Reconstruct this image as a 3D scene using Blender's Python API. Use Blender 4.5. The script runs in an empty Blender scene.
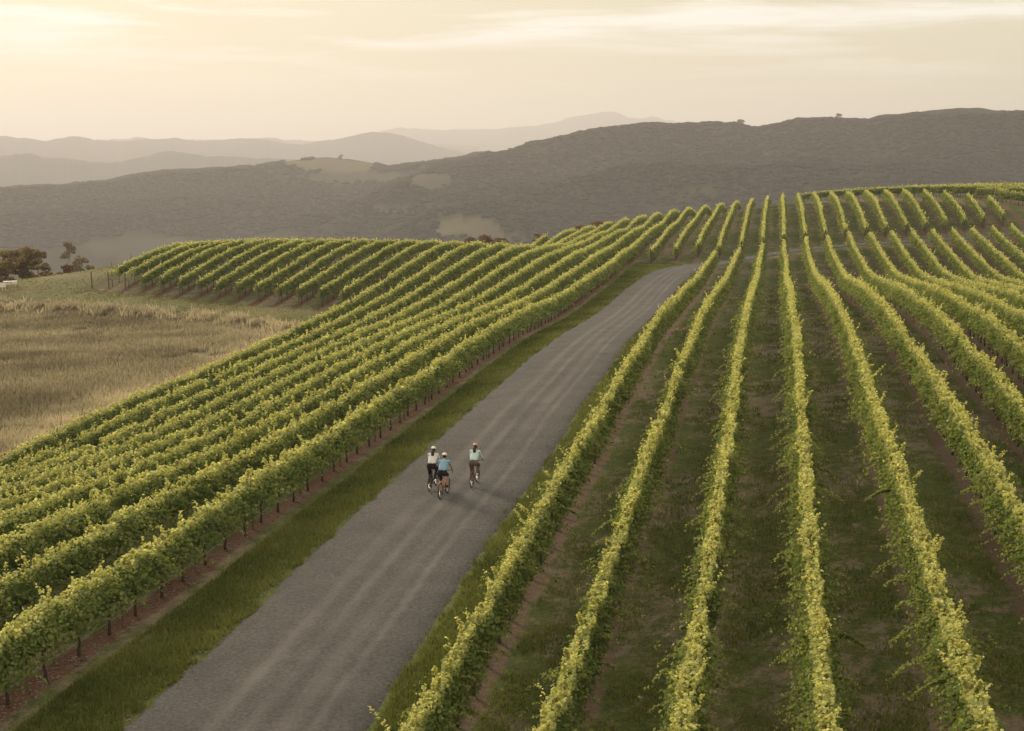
import bpy, bmesh, math, random
import numpy as np
from mathutils import Vector, Matrix

rnd = random.Random(7)
rs = np.random.RandomState(11)
SC = bpy.context.scene
COL = SC.collection

# ------------------------------------------------------------------ camera
F = 1400.0; CX = 512.0; CY = 365.5; HY = 150.0; VX = 777.0; W = 1024.0
PITCH = math.atan((CY - HY) / F)
YAW = math.atan((VX - CX) / F * math.cos(PITCH))
CAM_Z = 14.0
cam_data = bpy.data.cameras.new('camera')
cam = bpy.data.objects.new('camera', cam_data)
COL.objects.link(cam)
cam.location = (0, 0, CAM_Z)
cam.rotation_euler = (math.pi / 2 - PITCH, 0, YAW)
cam_data.sensor_width = 36.0
cam_data.lens = 36.0 * F / W
cam_data.clip_start = 0.5
cam_data.clip_end = 60000
SC.camera = cam

# ------------------------------------------------------------------ sky and sun
SUN_AZ = math.radians(-42)          # left of +Y
SUN_EL = math.radians(21)
wd = bpy.data.worlds.new('World'); SC.world = wd; wd.use_nodes = True
nt = wd.node_tree; nt.nodes.clear()
out = nt.nodes.new('ShaderNodeOutputWorld'); bg = nt.nodes.new('ShaderNodeBackground')
sky = nt.nodes.new('ShaderNodeTexSky'); sky.sky_type = 'NISHITA'; sky.sun_disc = False
sky.sun_elevation = SUN_EL; sky.sun_rotation = SUN_AZ
sky.air_density = 1.0; sky.dust_density = 4.0; sky.ozone_density = 1.0; sky.altitude = 300
bg.inputs['Strength'].default_value = 0.10
def N(tree, kind, **kw):
    n = tree.nodes.new(kind)
    for k, v in kw.items():
        if k in ('inp',):
            for a, b in v.items(): n.inputs[a].default_value = b
        else: setattr(n, k, v)
    return n
tc = N(nt, 'ShaderNodeTexCoord')
# thin high cloud: streaks stretched along the horizon
mp = N(nt, 'ShaderNodeMapping'); mp.inputs['Scale'].default_value = (3.0, 3.0, 34.0)
mp.inputs['Location'].default_value = (2.1, 1.35, 0.4); mp.inputs['Rotation'].default_value = (0.02, 0.05, 0)
nz = N(nt, 'ShaderNodeTexNoise', inp={'Scale': 1.6, 'Detail': 7.0, 'Roughness': 0.55, 'Distortion': 0.3})
cr = N(nt, 'ShaderNodeMapRange', inp={'From Min': 0.48, 'From Max': 0.64, 'To Min': 0.0, 'To Max': 1.0})
sepz = N(nt, 'ShaderNodeSeparateXYZ')
zr = N(nt, 'ShaderNodeMapRange', inp={'From Min': 0.035, 'From Max': 0.085, 'To Min': 0.0, 'To Max': 1.0})
mul = N(nt, 'ShaderNodeMath', operation='MULTIPLY')
tint = N(nt, 'ShaderNodeMix', data_type='RGBA', blend_type='MULTIPLY')
tint.inputs[0].default_value = 1.0
tint.inputs[7].default_value = (1.0, 0.90, 0.80, 1)
cl = N(nt, 'ShaderNodeMix', data_type='RGBA')
cl.inputs[7].default_value = (11.6, 11.2, 10.2, 1)
nt.links.new(tc.outputs['Generated'], mp.inputs[0]); nt.links.new(mp.outputs[0], nz.inputs['Vector'])
nt.links.new(nz.outputs['Fac'], cr.inputs['Value']); nt.links.new(tc.outputs['Generated'], sepz.inputs[0])
nt.links.new(sepz.outputs['Z'], zr.inputs['Value'])
nt.links.new(cr.outputs[0], mul.inputs[0]); nt.links.new(zr.outputs[0], mul.inputs[1])
mul2 = N(nt, 'ShaderNodeMath', operation='MULTIPLY'); mul2.inputs[1].default_value = 0.85
nt.links.new(mul.outputs[0], mul2.inputs[0])
veil = N(nt, 'ShaderNodeMix', data_type='RGBA'); veil.inputs[0].default_value = 0.90     # thin even high cloud over the whole sky
veil.inputs[7].default_value = (7.9, 7.25, 5.0, 1)
nt.links.new(sky.outputs[0], tint.inputs[6]); nt.links.new(tint.outputs[2], veil.inputs[6]); nt.links.new(veil.outputs[2], cl.inputs[6])
nt.links.new(mul2.outputs[0], cl.inputs[0])
nt.links.new(cl.outputs[2], bg.inputs['Color']); nt.links.new(bg.outputs[0], out.inputs[0])

sun_d = bpy.data.lights.new('sun', 'SUN'); sun_d.energy = 3.4; sun_d.angle = math.radians(14)
sun_d.color = (1.0, 0.85, 0.62)
sun = bpy.data.objects.new('sun', sun_d); COL.objects.link(sun)
sdir = Vector((math.sin(SUN_AZ) * math.cos(SUN_EL), math.cos(SUN_AZ) * math.cos(SUN_EL), math.sin(SUN_EL)))
sun.rotation_euler = sdir.to_track_quat('Z', 'Y').to_euler()
sun.location = (0, 0, 60)

vs = SC.view_settings; vs.view_transform = 'Standard'; vs.look = 'None'
vs.exposure = 0.12; vs.gamma = 1.0; vs.use_curve_mapping = False
cy = SC.cycles
cy.max_bounces = 7; cy.diffuse_bounces = 3; cy.glossy_bounces = 2; cy.transmission_bounces = 4
cy.transparent_max_bounces = 6; cy.volume_bounces = 0; cy.use_denoising = True
cy.caustics_reflective = False; cy.caustics_refractive = False

# ------------------------------------------------------------------ projection helpers (only used to read the place's measures)
_a, _p = YAW, PITCH
_R = np.array([math.cos(_a), math.sin(_a), 0.0])
_Fw = np.array([-math.sin(_a) * math.cos(_p), math.cos(_a) * math.cos(_p), -math.sin(_p)])
_U = np.cross(_R, _Fw)
_C = np.array([0, 0, CAM_Z])
def ray(x, y): return _Fw + _R * ((x - CX) / F) + _U * ((CY - y) / F)
def on_x(x, y, X):
    d = ray(x, y); return _C + d * (X / d[0])
def at_dist(x, y, D):
    d = ray(x, y); return _C + d * (D / math.hypot(d[0], d[1]))

# ------------------------------------------------------------------ terrain
S = 2.95                      # row spacing in metres
VH = 2.12                     # height of the trained vines
def rowx(k): return 1.31 + S * (k - 4)
CP = []
_tops = {1: [(401,731),(467,614),(529,512),(561,463),(598,416),(632,350),(662,308),(718,249)],
 2: [(549,731),(590,617),(622,528),(642,473),(664,419),(690,350),(712,298)],
 5: [(1004,731),(960,625),(935,550),(912,474),(897,437),(880,399),(863,350),(850,318),(831,286),(813,264)],
 6: [(1020,518),(1005,493),(986,453),(964,412),(944,383),(919,350),(909,334),(885,297),(865,281),(840,264),(829,235)],
 7: [(1020,404),(1001,375),(976,350),(966,341),(937,310),(912,291),(882,277),(865,264),(849,232)],
 8: [(1020,340),(983,310),(946,289),(904,276),(885,255),(871,232)],
 9: [(1010,310),(971,289),(927,275),(907,255),(891,230)],
 10: [(956,275),(932,252),(913,229)], 12: [(998,275),(971,246),(951,226)], 14: [(1020,252),(991,225)],
 -3: [(0,622),(38,601),(106,570),(153,540),(214,496),(275,456),(348,409),(403,377),(462,340),(518,308),(572,286),(606,264),(633,244),(660,223),(677,212)],
 -4: [(661,213.6),(602,247),(560,276),(228,461)], -5: [(645,215.6),(626,229.7),(602,238),(560,261),(228,441)], -6: [(628,218),(602,231),(560,252.5),(228,422)], -7: [(602,225),(560,244),(228,407)], -8: [(560,238),(228,392)], -9: [(228,380)], -10: [(228,369)],
 -11: [(0,457),(34,437),(127,396),(219,360),(281,334),(342,304)],
 -2: [(692,209)],
 }
for k, v in _tops.items():
    for x, y in v:
        P = on_x(x, y, rowx(k)); CP.append((P[0], P[1], P[2] - VH))
for i, (x, y) in enumerate([(320.7,306.5),(299,305),(279,304),(257.6,302),(237,301),(216.6,299),(198,297.5),(179.6,296),(162,294),(142.5,291),(125.7,289),(109.3,287.6),(92.5,286.6)]):
    P = on_x(x, y, rowx(-13 - i)); CP.append(tuple(P))
# skyline of the vines: (x, y, distance along the rows)
_sky = [(150,245,182),(200,241.5,190),(270,240,193),(318,240,193),(350,239,190),(422,240,182),(450,241,183),(500,241,189),(545,233,245),(575,228,257),(600,223,263)]
for x, y, D in _sky:
    d = ray(x, y); P = _C + d * (D / d[1]); CP.append((P[0], P[1], P[2] - VH))
    CP.append((P[0] - 8, P[1] + 32, P[2] - VH - 6.0))
for x, y, D in [(740,201,280),(768,196,285),(816,194,272),(848,192,262),(886,191,252),(924,194,240),(983,203,228)]:
    d = ray(x, y); P = _C + d * (D / d[1]); CP.append((P[0], P[1], P[2] - VH))
for x, y, D in [(960,187,292),(1024,184,285),(880,190.5,300),(820,193,305)]:
    d = ray(x, y); P = _C + d * (D / d[1]); CP.append((P[0], P[1], P[2] - VH)); CP.append((P[0], P[1] + 50, P[2] - VH - 9))
for x, y, D in [(720,204,285)]:
    d = ray(x, y); P = _C + d * (D / d[1]); CP.append((P[0], P[1] + 45, P[2] - VH - 7))
# meadow on the left and the lawn behind it
for x, y, H in [(0,430,19.3),(0,380,19.7),(0,335,19.7),(100,400,19.2),(200,345,18.4),(0,305,19.0),(60,300,18.4),(0,286,17.3),(45,280,16.9),(75,276,16.7)]:
    d = ray(x, y); P = _C + d * (-H / d[2]); CP.append(tuple(P))
P = _C + ray(20, 283) * (-18.2 / ray(20, 283)[2]); CP.append((P[0] - 10, P[1] + 30, P[2] - 5)); 
# foreground and flanks, out of the frame
for X, Y, Z in [(-60,20,-4.5),(-25,5,-1.4),(0,5,.4),(30,5,1.8),(60,40,2.8),(60,100,2.2),(70,180,0.5),(75,240,4.4),(-120,60,-7),(-140,120,-8),(90,300,5.4),(120,150,2.0)]:
    CP.append((X, Y, Z))
CP = np.array(CP, float)
def _tps(d2): return 0.5 * d2 * np.log(d2 + 1e-9)
_sc = 100.0
_A = CP[:, :2] / _sc
_K = _tps(((_A[:, None] - _A[None]) ** 2).sum(-1)) + np.eye(len(_A)) * 0.008
_Pm = np.c_[np.ones(len(_A)), _A]
_M = np.zeros((len(_A) + 3,) * 2); _M[:len(_A), :len(_A)] = _K; _M[:len(_A), len(_A):] = _Pm; _M[len(_A):, :len(_A)] = _Pm.T
_w = np.linalg.solve(_M, np.r_[CP[:, 2], 0, 0, 0])
VALLEY = -125.0
def sstep(a, b, x):
    t = np.clip((x - a) / (b - a), 0, 1); return t * t * (3 - 2 * t)
def vnoise(x, y, seed=0):
    """smooth value noise, period-free, -1..1"""
    x = np.asarray(x, float); y = np.asarray(y, float)
    xi = np.floor(x).astype(np.int64); yi = np.floor(y).astype(np.int64)
    fx = x - xi; fy = y - yi; fx = fx * fx * (3 - 2 * fx); fy = fy * fy * (3 - 2 * fy)
    def h(i, j):
        n = (i * 374761393 + j * 668265263 + seed * 144665) & 0xffffffff
        n = ((n ^ (n >> 13)) * 1274126177) & 0xffffffff
        return ((n ^ (n >> 16)) & 0xffff) / 32767.5 - 1
    a = h(xi, yi); b = h(xi + 1, yi); c = h(xi, yi + 1); d = h(xi + 1, yi + 1)
    return (a * (1 - fx) + b * fx) * (1 - fy) + (c * (1 - fx) + d * fx) * fy
def fbm(x, y, o=4, seed=0):
    s = 0; a = 1; t = 0
    for i in range(o):
        s = s + a * vnoise(x * 2 ** i, y * 2 ** i, seed + i); t += a; a *= .5
    return s / t
def tps(x, y):
    x = np.asarray(x, float); y = np.asarray(y, float); sh = np.broadcast(x, y).shape
    xx = np.broadcast_to(x, sh).ravel() / _sc; yy = np.broadcast_to(y, sh).ravel() / _sc
    o = np.empty(len(xx))
    for i in range(0, len(xx), 20000):
        q = np.c_[xx[i:i+20000], yy[i:i+20000]]
        d2 = ((q[:, None] - _A[None]) ** 2).sum(-1)
        o[i:i+20000] = _tps(d2) @ _w[:-3] + _w[-3] + q @ _w[-2:]
    return o.reshape(sh)
def crest_y(X):
    return np.interp(X, [-140,-100,-84,-76,-63,-55,-46,-42,-40,-37,-34,-28,-22,-18,0,30,60,120], [205,195,182,188,194,193,184,200,238,254,260,265,272,290,310,320,330,330])
def height(x, y):
    x = np.asarray(x, float); y = np.asarray(y, float)
    xc = np.clip(x, -150, 130); yc = np.clip(y, -20, crest_y(np.clip(x, -140, 120)) + 45)
    z = tps(xc, yc)
    out_d = np.sqrt((x - xc) ** 2 + (y - yc) ** 2)
    back = (y < yc)                            # the hill goes on behind the camera
    k = sstep(0, 420, out_d - np.where(y < 0, 60, 0) * 1.0)
    z = z - np.minimum(out_d, 200) * 0.22 * (1 - k) * np.where(back, 0.1, 1)
    z = z * (1 - k) + VALLEY * k
    z = z + k * 6 * fbm(x / 400, y / 400, 3, 5)
    return z

# ------------------------------------------------------------------ mesh / object helpers
def mesh_np(name, co, faces, mats=(), smooth=False):
    """faces: int array (n,3) or (n,4)"""
    me = bpy.data.meshes.new(name)
    co = np.asarray(co, np.float32); faces = np.asarray(faces, np.int32)
    n, m = faces.shape
    me.vertices.add(len(co)); me.vertices.foreach_set('co', co.ravel())
    me.loops.add(n * m); me.loops.foreach_set('vertex_index', faces.ravel())
    me.polygons.add(n); me.polygons.foreach_set('loop_start', np.arange(0, n * m, m, dtype=np.int32))
    me.polygons.foreach_set('loop_total', np.full(n, m, np.int32))
    me.polygons.foreach_set('use_smooth', np.full(n, bool(smooth)))
    me.update(calc_edges=True)
    for q in mats: me.materials.append(q)
    return me
def attr(me, name, vals, kind='FLOAT', domain='POINT'):
    a = me.attributes.new(name, kind, domain)
    v = np.asarray(vals, np.float32)
    a.data.foreach_set('value' if kind == 'FLOAT' else 'color', v.ravel())
def link(name, me, parent=None, loc=None):
    o = bpy.data.objects.new(name, me); COL.objects.link(o)
    if parent is not None: o.parent = parent
    if loc is not None: o.location = loc
    return o
def tag(o, label=None, cat=None, group=None, kind=None):
    if label: o['label'] = label
    if cat: o['category'] = cat
    if group: o['group'] = group
    if kind: o['kind'] = kind
    return o
def thing(name, label, cat, loc=(0, 0, 0), rz=0, group=None):
    o = bpy.data.objects.new(name, None); COL.objects.link(o)
    o.empty_display_size = 0.2
    o.location = loc; o.rotation_euler = (0, 0, rz)
    return tag(o, label, cat, group)
def dup(o, parent=None):
    c = o.copy(); COL.objects.link(c); c.parent = parent
    for ch in list(o.children): dup(ch, c)
    return c

# ------------------------------------------------------------------ materials
def newmat(name):
    m = bpy.data.materials.new(name); m.use_nodes = True; t = m.node_tree; t.nodes.clear()
    o = N(t, 'ShaderNodeOutputMaterial'); return m, t, o
def simple(name, col, rough=0.7, metal=0.0, var=0.12, scale=8.0, spec=0.3, bump=0.0):
    m, t, o = newmat(name)
    b = N(t, 'ShaderNodeBsdfPrincipled', inp={'Roughness': rough, 'Metallic': metal, 'Specular IOR Level': spec})
    tcx = N(t, 'ShaderNodeTexCoord'); n = N(t, 'ShaderNodeTexNoise', inp={'Scale': scale, 'Detail': 5.0})
    r = N(t, 'ShaderNodeMix', data_type='RGBA')
    r.inputs[6].default_value = tuple(c * (1 - var) for c in col) + (1,)
    r.inputs[7].default_value = tuple(min(1, c * (1 + var)) for c in col) + (1,)
    t.links.new(tcx.outputs['Object'], n.inputs['Vector']); t.links.new(n.outputs['Fac'], r.inputs[0])
    t.links.new(r.outputs[2], b.inputs['Base Color']); t.links.new(b.outputs[0], o.inputs[0])
    if bump:
        bp = N(t, 'ShaderNodeBump', inp={'Strength': bump, 'Distance': 0.02}); t.links.new(n.outputs['Fac'], bp.inputs['Height'])
        t.links.new(bp.outputs[0], b.inputs['Normal'])
    return m
def leafmat(name, old, young, trans=0.45, gloss=0.06):
    """leaf colour runs from dark (old) to pale (young) with the attribute 'age'"""
    m, t, o = newmat(name)
    at = N(t, 'ShaderNodeAttribute', attribute_name='age')
    mx = N(t, 'ShaderNodeMix', data_type='RGBA'); mx.inputs[6].default_value = old + (1,); mx.inputs[7].default_value = young + (1,)
    t.links.new(at.outputs['Fac'], mx.inputs[0])
    d = N(t, 'ShaderNodeBsdfDiffuse'); tr = N(t, 'ShaderNodeBsdfTranslucent'); g = N(t, 'ShaderNodeBsdfGlossy', inp={'Roughness': 0.45})
    s1 = N(t, 'ShaderNodeMixShader'); s1.inputs[0].default_value = trans
    s2 = N(t, 'ShaderNodeMixShader'); s2.inputs[0].default_value = gloss
    br = N(t, 'ShaderNodeMix', data_type='RGBA', blend_type='MULTIPLY'); br.inputs[0].default_value = 1
    br.inputs[7].default_value = (1.4, 1.3, 0.85, 1)
    t.links.new(mx.outputs[2], d.inputs[0]); t.links.new(mx.outputs[2], br.inputs[6]); t.links.new(br.outputs[2], tr.inputs[0])
    t.links.new(d.outputs[0], s1.inputs[1]); t.links.new(tr.outputs[0], s1.inputs[2])
    t.links.new(s1.outputs[0], s2.inputs[1]); t.links.new(g.outputs[0], s2.inputs[2]); t.links.new(s2.outputs[0], o.inputs[0])
    return m
M = {}
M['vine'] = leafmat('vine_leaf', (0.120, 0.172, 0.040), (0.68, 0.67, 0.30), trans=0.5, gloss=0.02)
M['grass'] = leafmat('grass_blade', (0.075, 0.098, 0.024), (0.25, 0.26, 0.078), trans=0.3, gloss=0.01)
M['dry'] = leafmat('dry_grass', (0.185, 0.165, 0.120), (0.62, 0.54, 0.43), trans=0.3, gloss=0.02)
M['tree'] = leafmat('gum_leaf', (0.16, 0.12, 0.042), (0.42, 0.30, 0.13), trans=0.2, gloss=0.03)
M['redtree'] = leafmat('russet_leaf', (0.15, 0.085, 0.045), (0.30, 0.17, 0.085), trans=0.2, gloss=0.03)
M['bark'] = simple('vine_bark', (0.075, 0.050, 0.035), 0.95, var=0.4, scale=30, bump=0.6)
M['gumbark'] = simple('tree_bark', (0.20, 0.16, 0.12), 0.9, var=0.4, scale=6, bump=0.5)
M['post'] = simple('post_wood', (0.17, 0.12, 0.085), 0.9, var=0.35, scale=14, bump=0.4)
M['wire'] = simple('wire_steel', (0.35, 0.34, 0.32), 0.5, metal=0.6)
M['hose'] = simple('hose_plastic', (0.15, 0.12, 0.095), 0.6)
M['white'] = simple('weathered_white_paint', (0.75, 0.71, 0.65), 0.6, var=0.2)

def ground_material():
    m, t, o = newmat('vineyard_ground'); L = t.links.new
    b = N(t, 'ShaderNodeBsdfPrincipled', inp={'Roughness': 0.95, 'Specular IOR Level': 0.12})
    geo = N(t, 'ShaderNodeNewGeometry')
    au = N(t, 'ShaderNodeAttribute', attribute_name='row_u'); az = N(t, 'ShaderNodeAttribute', attribute_name='zone')
    sp = N(t, 'ShaderNodeSeparateColor'); L(az.outputs['Color'], sp.inputs[0])
    def noise(scale, det=6.0, rough=0.6, stretch=None):
        n = N(t, 'ShaderNodeTexNoise', inp={'Scale': scale, 'Detail': det, 'Roughness': rough})
        if stretch:
            mpp = N(t, 'ShaderNodeMapping'); mpp.inputs['Scale'].default_value = stretch
            L(geo.outputs['Position'], mpp.inputs[0]); L(mpp.outputs[0], n.inputs['Vector'])
        else: L(geo.outputs['Position'], n.inputs['Vector'])
        return n
    def math_(op, a, b_=None, c=None):
        n = N(t, 'ShaderNodeMath', operation=op)
        for i, q in enumerate((a, b_, c)):
            if q is None: continue
            if isinstance(q, (int, float)): n.inputs[i].default_value = q
            else: L(q, n.inputs[i])
        return n.outputs[0]
    def mr(v, a, b_, c=0.0, d=1.0):
        n = N(t, 'ShaderNodeMapRange', inp={'From Min': a, 'From Max': b_, 'To Min': c, 'To Max': d}); L(v, n.inputs['Value']); return n.outputs[0]
    def mix(f, a, b_):
        n = N(t, 'ShaderNodeMix', data_type='RGBA')
        if isinstance(f, float): n.inputs[0].default_value = f
        else: L(f, n.inputs[0])
        for i, q in ((6, a), (7, b_)):
            if isinstance(q, tuple): n.inputs[i].default_value = q + (1,)
            else: L(q, n.inputs[i])
        return n.outputs[2]
    n1 = noise(0.55); n2 = noise(3.5, 8.0, 0.7); n3 = noise(0.09); n4 = noise(14.0, 5.0, 0.7); n5 = noise(1.1, 12.0, .78, (1.0, 0.7, 1))
    soil = mix(n2.outputs['Fac'], (0.080, 0.054, 0.040), (0.24, 0.178, 0.132))
    soil_r = mix(n2.outputs['Fac'], (0.075, 0.034, 0.020), (0.140, 0.068, 0.040))
    grass = mix(mr(n2.outputs['Fac'], .3, .7), (0.040, 0.054, 0.014), (0.112, 0.126, 0.034))
    dryg = mix(mr(n5.outputs['Fac'], .3, .7), (0.13, 0.105, 0.068), (0.25, 0.20, 0.14))
    # distance to the nearest row line: u is an integer under each row
    fr = math_('FRACT', math_('ADD', au.outputs['Fac'], 100.5))
    dist = math_('ABSOLUTE', math_('SUBTRACT', fr, 0.5))            # 0 under the row, 0.5 mid-way
    dj = math_('ADD', dist, math_('MULTIPLY', math_('SUBTRACT', n1.outputs['Fac'], 0.5), 0.22))
    dj = math_('ADD', dj, math_('MULTIPLY', math_('SUBTRACT', n2.outputs['Fac'], 0.5), 0.16))
    strip = mr(dj, 0.12, 0.20, 1.0, 0.0)
    # bare wheel track and patches between the rows
    bare = mr(math_('ADD', n5.outputs['Fac'], math_('MULTIPLY', n3.outputs['Fac'], 0.8)), 0.89, 1.00)
    alley = mix(bare, grass, mix(0.55, soil, dryg))
    c_v = mix(strip, alley, mix(az.outputs['Alpha'], soil, soil_r))
    lush = mix(mr(n2.outputs['Fac'], .3, .7), (0.068, 0.088, 0.022), (0.135, 0.155, 0.044))
    lush = mix(mr(n1.outputs['Fac'], .62, .75), lush, dryg)
    mead = mix(mr(n1.outputs['Fac'], .35, .7), dryg, (0.12, 0.115, 0.060))
    wild = mix(mr(n3.outputs['Fac'], .4, .6), (0.125, 0.120, 0.050), (0.18, 0.145, 0.072))
    c = mix(sp.outputs[0], wild, c_v)
    c = mix(sp.outputs[1], c, mead)
    c = mix(sp.outputs[2], c, lush)
    fine = N(t, 'ShaderNodeMix', data_type='RGBA', blend_type='MULTIPLY'); fine.inputs[0].default_value = 1.0
    L(c, fine.inputs[6]); L(mr(n4.outputs['Fac'], .3, .7, .62, 1.38), fine.inputs[7]); c = fine.outputs[2]
    L(c, b.inputs['Base Color'])
    bp = N(t, 'ShaderNodeBump', inp={'Strength': 0.8, 'Distance': 0.07}); L(n2.outputs['Fac'], bp.inputs['Height'])
    bp2 = N(t, 'ShaderNodeBump', inp={'Strength': 0.6, 'Distance': 0.04}); L(n4.outputs['Fac'], bp2.inputs['Height']); L(bp.outputs[0], bp2.inputs['Normal'])
    L(bp2.outputs[0], b.inputs['Normal']); L(b.outputs[0], o.inputs[0])
    return m
M['ground'] = ground_material()

def road_material():
    m, t, o = newmat('road_gravel'); L = t.links.new
    b = N(t, 'ShaderNodeBsdfPrincipled', inp={'Roughness': 0.92, 'Specular IOR Level': 0.2})
    au = N(t, 'ShaderNodeAttribute', attribute_name='across'); al = N(t, 'ShaderNodeAttribute', attribute_name='along')
    geo = N(t, 'ShaderNodeNewGeometry')
    cmb = N(t, 'ShaderNodeCombineXYZ')
    mA = N(t, 'ShaderNodeMath', operation='MULTIPLY'); mA.inputs[1].default_value = 3.2
    mB = N(t, 'ShaderNodeMath', operation='MULTIPLY'); mB.inputs[1].default_value = 0.05
    L(au.outputs['Fac'], mA.inputs[0]); L(al.outputs['Fac'], mB.inputs[0]); L(mA.outputs[0], cmb.inputs[0]); L(mB.outputs[0], cmb.inputs[1])
    ns = N(t, 'ShaderNodeTexNoise', inp={'Scale': 1.5, 'Detail': 6.0, 'Roughness': 0.6}); L(cmb.outputs[0], ns.inputs['Vector'])
    nf = N(t, 'ShaderNodeTexNoise', inp={'Scale': 9.0, 'Detail': 8.0, 'Roughness': 0.75}); L(geo.outputs['Position'], nf.inputs['Vector'])
    ng = N(t, 'ShaderNodeTexNoise', inp={'Scale': 0.5, 'Detail': 5.0, 'Roughness': 0.6}); L(geo.outputs['Position'], ng.inputs['Vector'])
    vo = N(t, 'ShaderNodeTexVoronoi', inp={'Scale': 22.0}); L(geo.outputs['Position'], vo.inputs['Vector'])
    # worn wheel tracks: pale bands at fixed places across the road
    def band(c, w):
        s = N(t, 'ShaderNodeMath', operation='SUBTRACT'); s.inputs[1].default_value = c; L(au.outputs['Fac'], s.inputs[0])
        a = N(t, 'ShaderNodeMath', operation='ABSOLUTE'); L(s.outputs[0], a.inputs[0])
        r = N(t, 'ShaderNodeMapRange', inp={'From Min': 0.0, 'From Max': w, 'To Min': 1.0, 'To Max': 0.0}); r.interpolation_type = 'SMOOTHSTEP'
        L(a.outputs[0], r.inputs['Value']); return r.outputs[0]
    tot = None
    for c, w in ((-0.28, .13), (0.02, .10), (0.30, .14), (0.52, 0.08)):
        q = band(c, w)
        if tot is None: tot = q
        else:
            ad = N(t, 'ShaderNodeMath', operation='ADD'); L(tot, ad.inputs[0]); L(q, ad.inputs[1]); tot = ad.outputs[0]
    mm = N(t, 'ShaderNodeMath', operation='MULTIPLY'); L(tot, mm.inputs[0])
    r2 = N(t, 'ShaderNodeMapRange', inp={'From Min': 0.35, 'From Max': 0.65, 'To Min': 0.25, 'To Max': 1.0}); L(ns.outputs['Fac'], r2.inputs['Value'])
    L(r2.outputs[0], mm.inputs[1])
    c1 = N(t, 'ShaderNodeMix', data_type='RGBA'); c1.inputs[6].default_value = (0.050, 0.045, 0.048, 1); c1.inputs[7].default_value = (0.124, 0.112, 0.114, 1)
    rf = N(t, 'ShaderNodeMapRange', inp={'From Min': 0.36, 'From Max': 0.64}); L(nf.outputs['Fac'], rf.inputs['Value']); L(rf.outputs[0], c1.inputs[0])
    c2 = N(t, 'ShaderNodeMix', data_type='RGBA'); c2.inputs[7].default_value = (0.180, 0.165, 0.165, 1)
    f2 = N(t, 'ShaderNodeMath', operation='MULTIPLY'); f2.inputs[1].default_value = 0.55; L(mm.outputs[0], f2.inputs[0]); L(f2.outputs[0], c2.inputs[0]); L(c1.outputs[2], c2.inputs[6])
    c3 = N(t, 'ShaderNodeMix', data_type='RGBA', blend_type='MULTIPLY'); c3.inputs[0].default_value = 1
    rg = N(t, 'ShaderNodeMapRange', inp={'From Min': 0.3, 'From Max': 0.7, 'To Min': 0.8, 'To Max': 1.12}); L(ng.outputs['Fac'], rg.inputs['Value'])
    L(c2.outputs[2], c3.inputs[6]); L(rg.outputs[0], c3.inputs[7])
    L(c3.outputs[2], b.inputs['Base Color'])
    bp = N(t, 'ShaderNodeBump', inp={'Strength': 0.8, 'Distance': 0.03}); L(nf.outputs['Fac'], bp.inputs['Height'])
    bp2 = N(t, 'ShaderNodeBump', inp={'Strength': 0.5, 'Distance': 0.015}); L(vo.outputs['Distance'], bp2.inputs['Height']); L(bp.outputs[0], bp2.inputs['Normal'])
    L(bp2.outputs[0], b.inputs['Normal']); L(b.outputs[0], o.inputs[0]); return m
M['road'] = road_material()

def hill_material(name, dark, light, field):
    m, t, o = newmat(name); L = t.links.new
    b = N(t, 'ShaderNodeBsdfPrincipled', inp={'Roughness': 1.0, 'Specular IOR Level': 0.0})
    geo = N(t, 'ShaderNodeNewGeometry'); at = N(t, 'ShaderNodeAttribute', attribute_name='field')
    n = N(t, 'ShaderNodeTexNoise', inp={'Scale': 0.03, 'Detail': 8.0, 'Roughness': 0.7}); L(geo.outputs['Position'], n.inputs['Vector'])
    c = N(t, 'ShaderNodeMix', data_type='RGBA'); c.inputs[6].default_value = dark + (1,); c.inputs[7].default_value = light + (1,)
    r = N(t, 'ShaderNodeMapRange', inp={'From Min': 0.35, 'From Max': 0.65}); L(n.outputs['Fac'], r.inputs['Value']); L(r.outputs[0], c.inputs[0])
    c2 = N(t, 'ShaderNodeMix', data_type='RGBA'); c2.inputs[7].default_value = field + (1,); L(c.outputs[2], c2.inputs[6]); L(at.outputs['Fac'], c2.inputs[0])
    L(c2.outputs[2], b.inputs['Base Color']); L(b.outputs[0], o.inputs[0]); return m
M['hill'] = hill_material('wooded_hill', (0.034, 0.033, 0.026), (0.052, 0.048, 0.036), (0.135, 0.120, 0.078))

# ------------------------------------------------------------------ road line in plan
RC = np.array([(-12.0,-40),(-12.2,0),(-12.5,20),(-12.75,40),(-12.85,60),(-12.8,80),(-12.75,100),(-12.7,120),(-12.9,140),(-12.9,158),(-12.3,172),(-10.5,183),(-7,191.5),(-1,197),(6,200.5),(14,205),(27,213),(40,220),(60,229),(85,238)], float)
RW = np.array([3.2,3.2,3.2,3.2,3.3,3.3,3.25,3.2,3.2,3.1,3.0,2.8,2.4,2.0,1.7,1.6,1.6,1.6,1.6,1.6])
def catmull(P, n=14):
    P = np.asarray(P, float); Q = np.vstack([2*P[0]-P[1], P, 2*P[-1]-P[-2]]); o = []
    for i in range(1, len(Q) - 2):
        for t in np.arange(n) / n:
            a, b, c, d = Q[i-1], Q[i], Q[i+1], Q[i+2]
            o.append(0.5*((2*b)+(-a+c)*t+(2*a-5*b+4*c-d)*t*t+(-a+3*b-3*c+d)*t**3))
    o.append(P[-1]); return np.array(o)
_rc = catmull(np.c_[RC, RW], 60); RLINE = _rc[:, :2]; RHALF = _rc[:, 2]
_seg = RLINE[1:] - RLINE[:-1]; RLEN = np.r_[0, np.cumsum(np.hypot(*_seg.T))]
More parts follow.
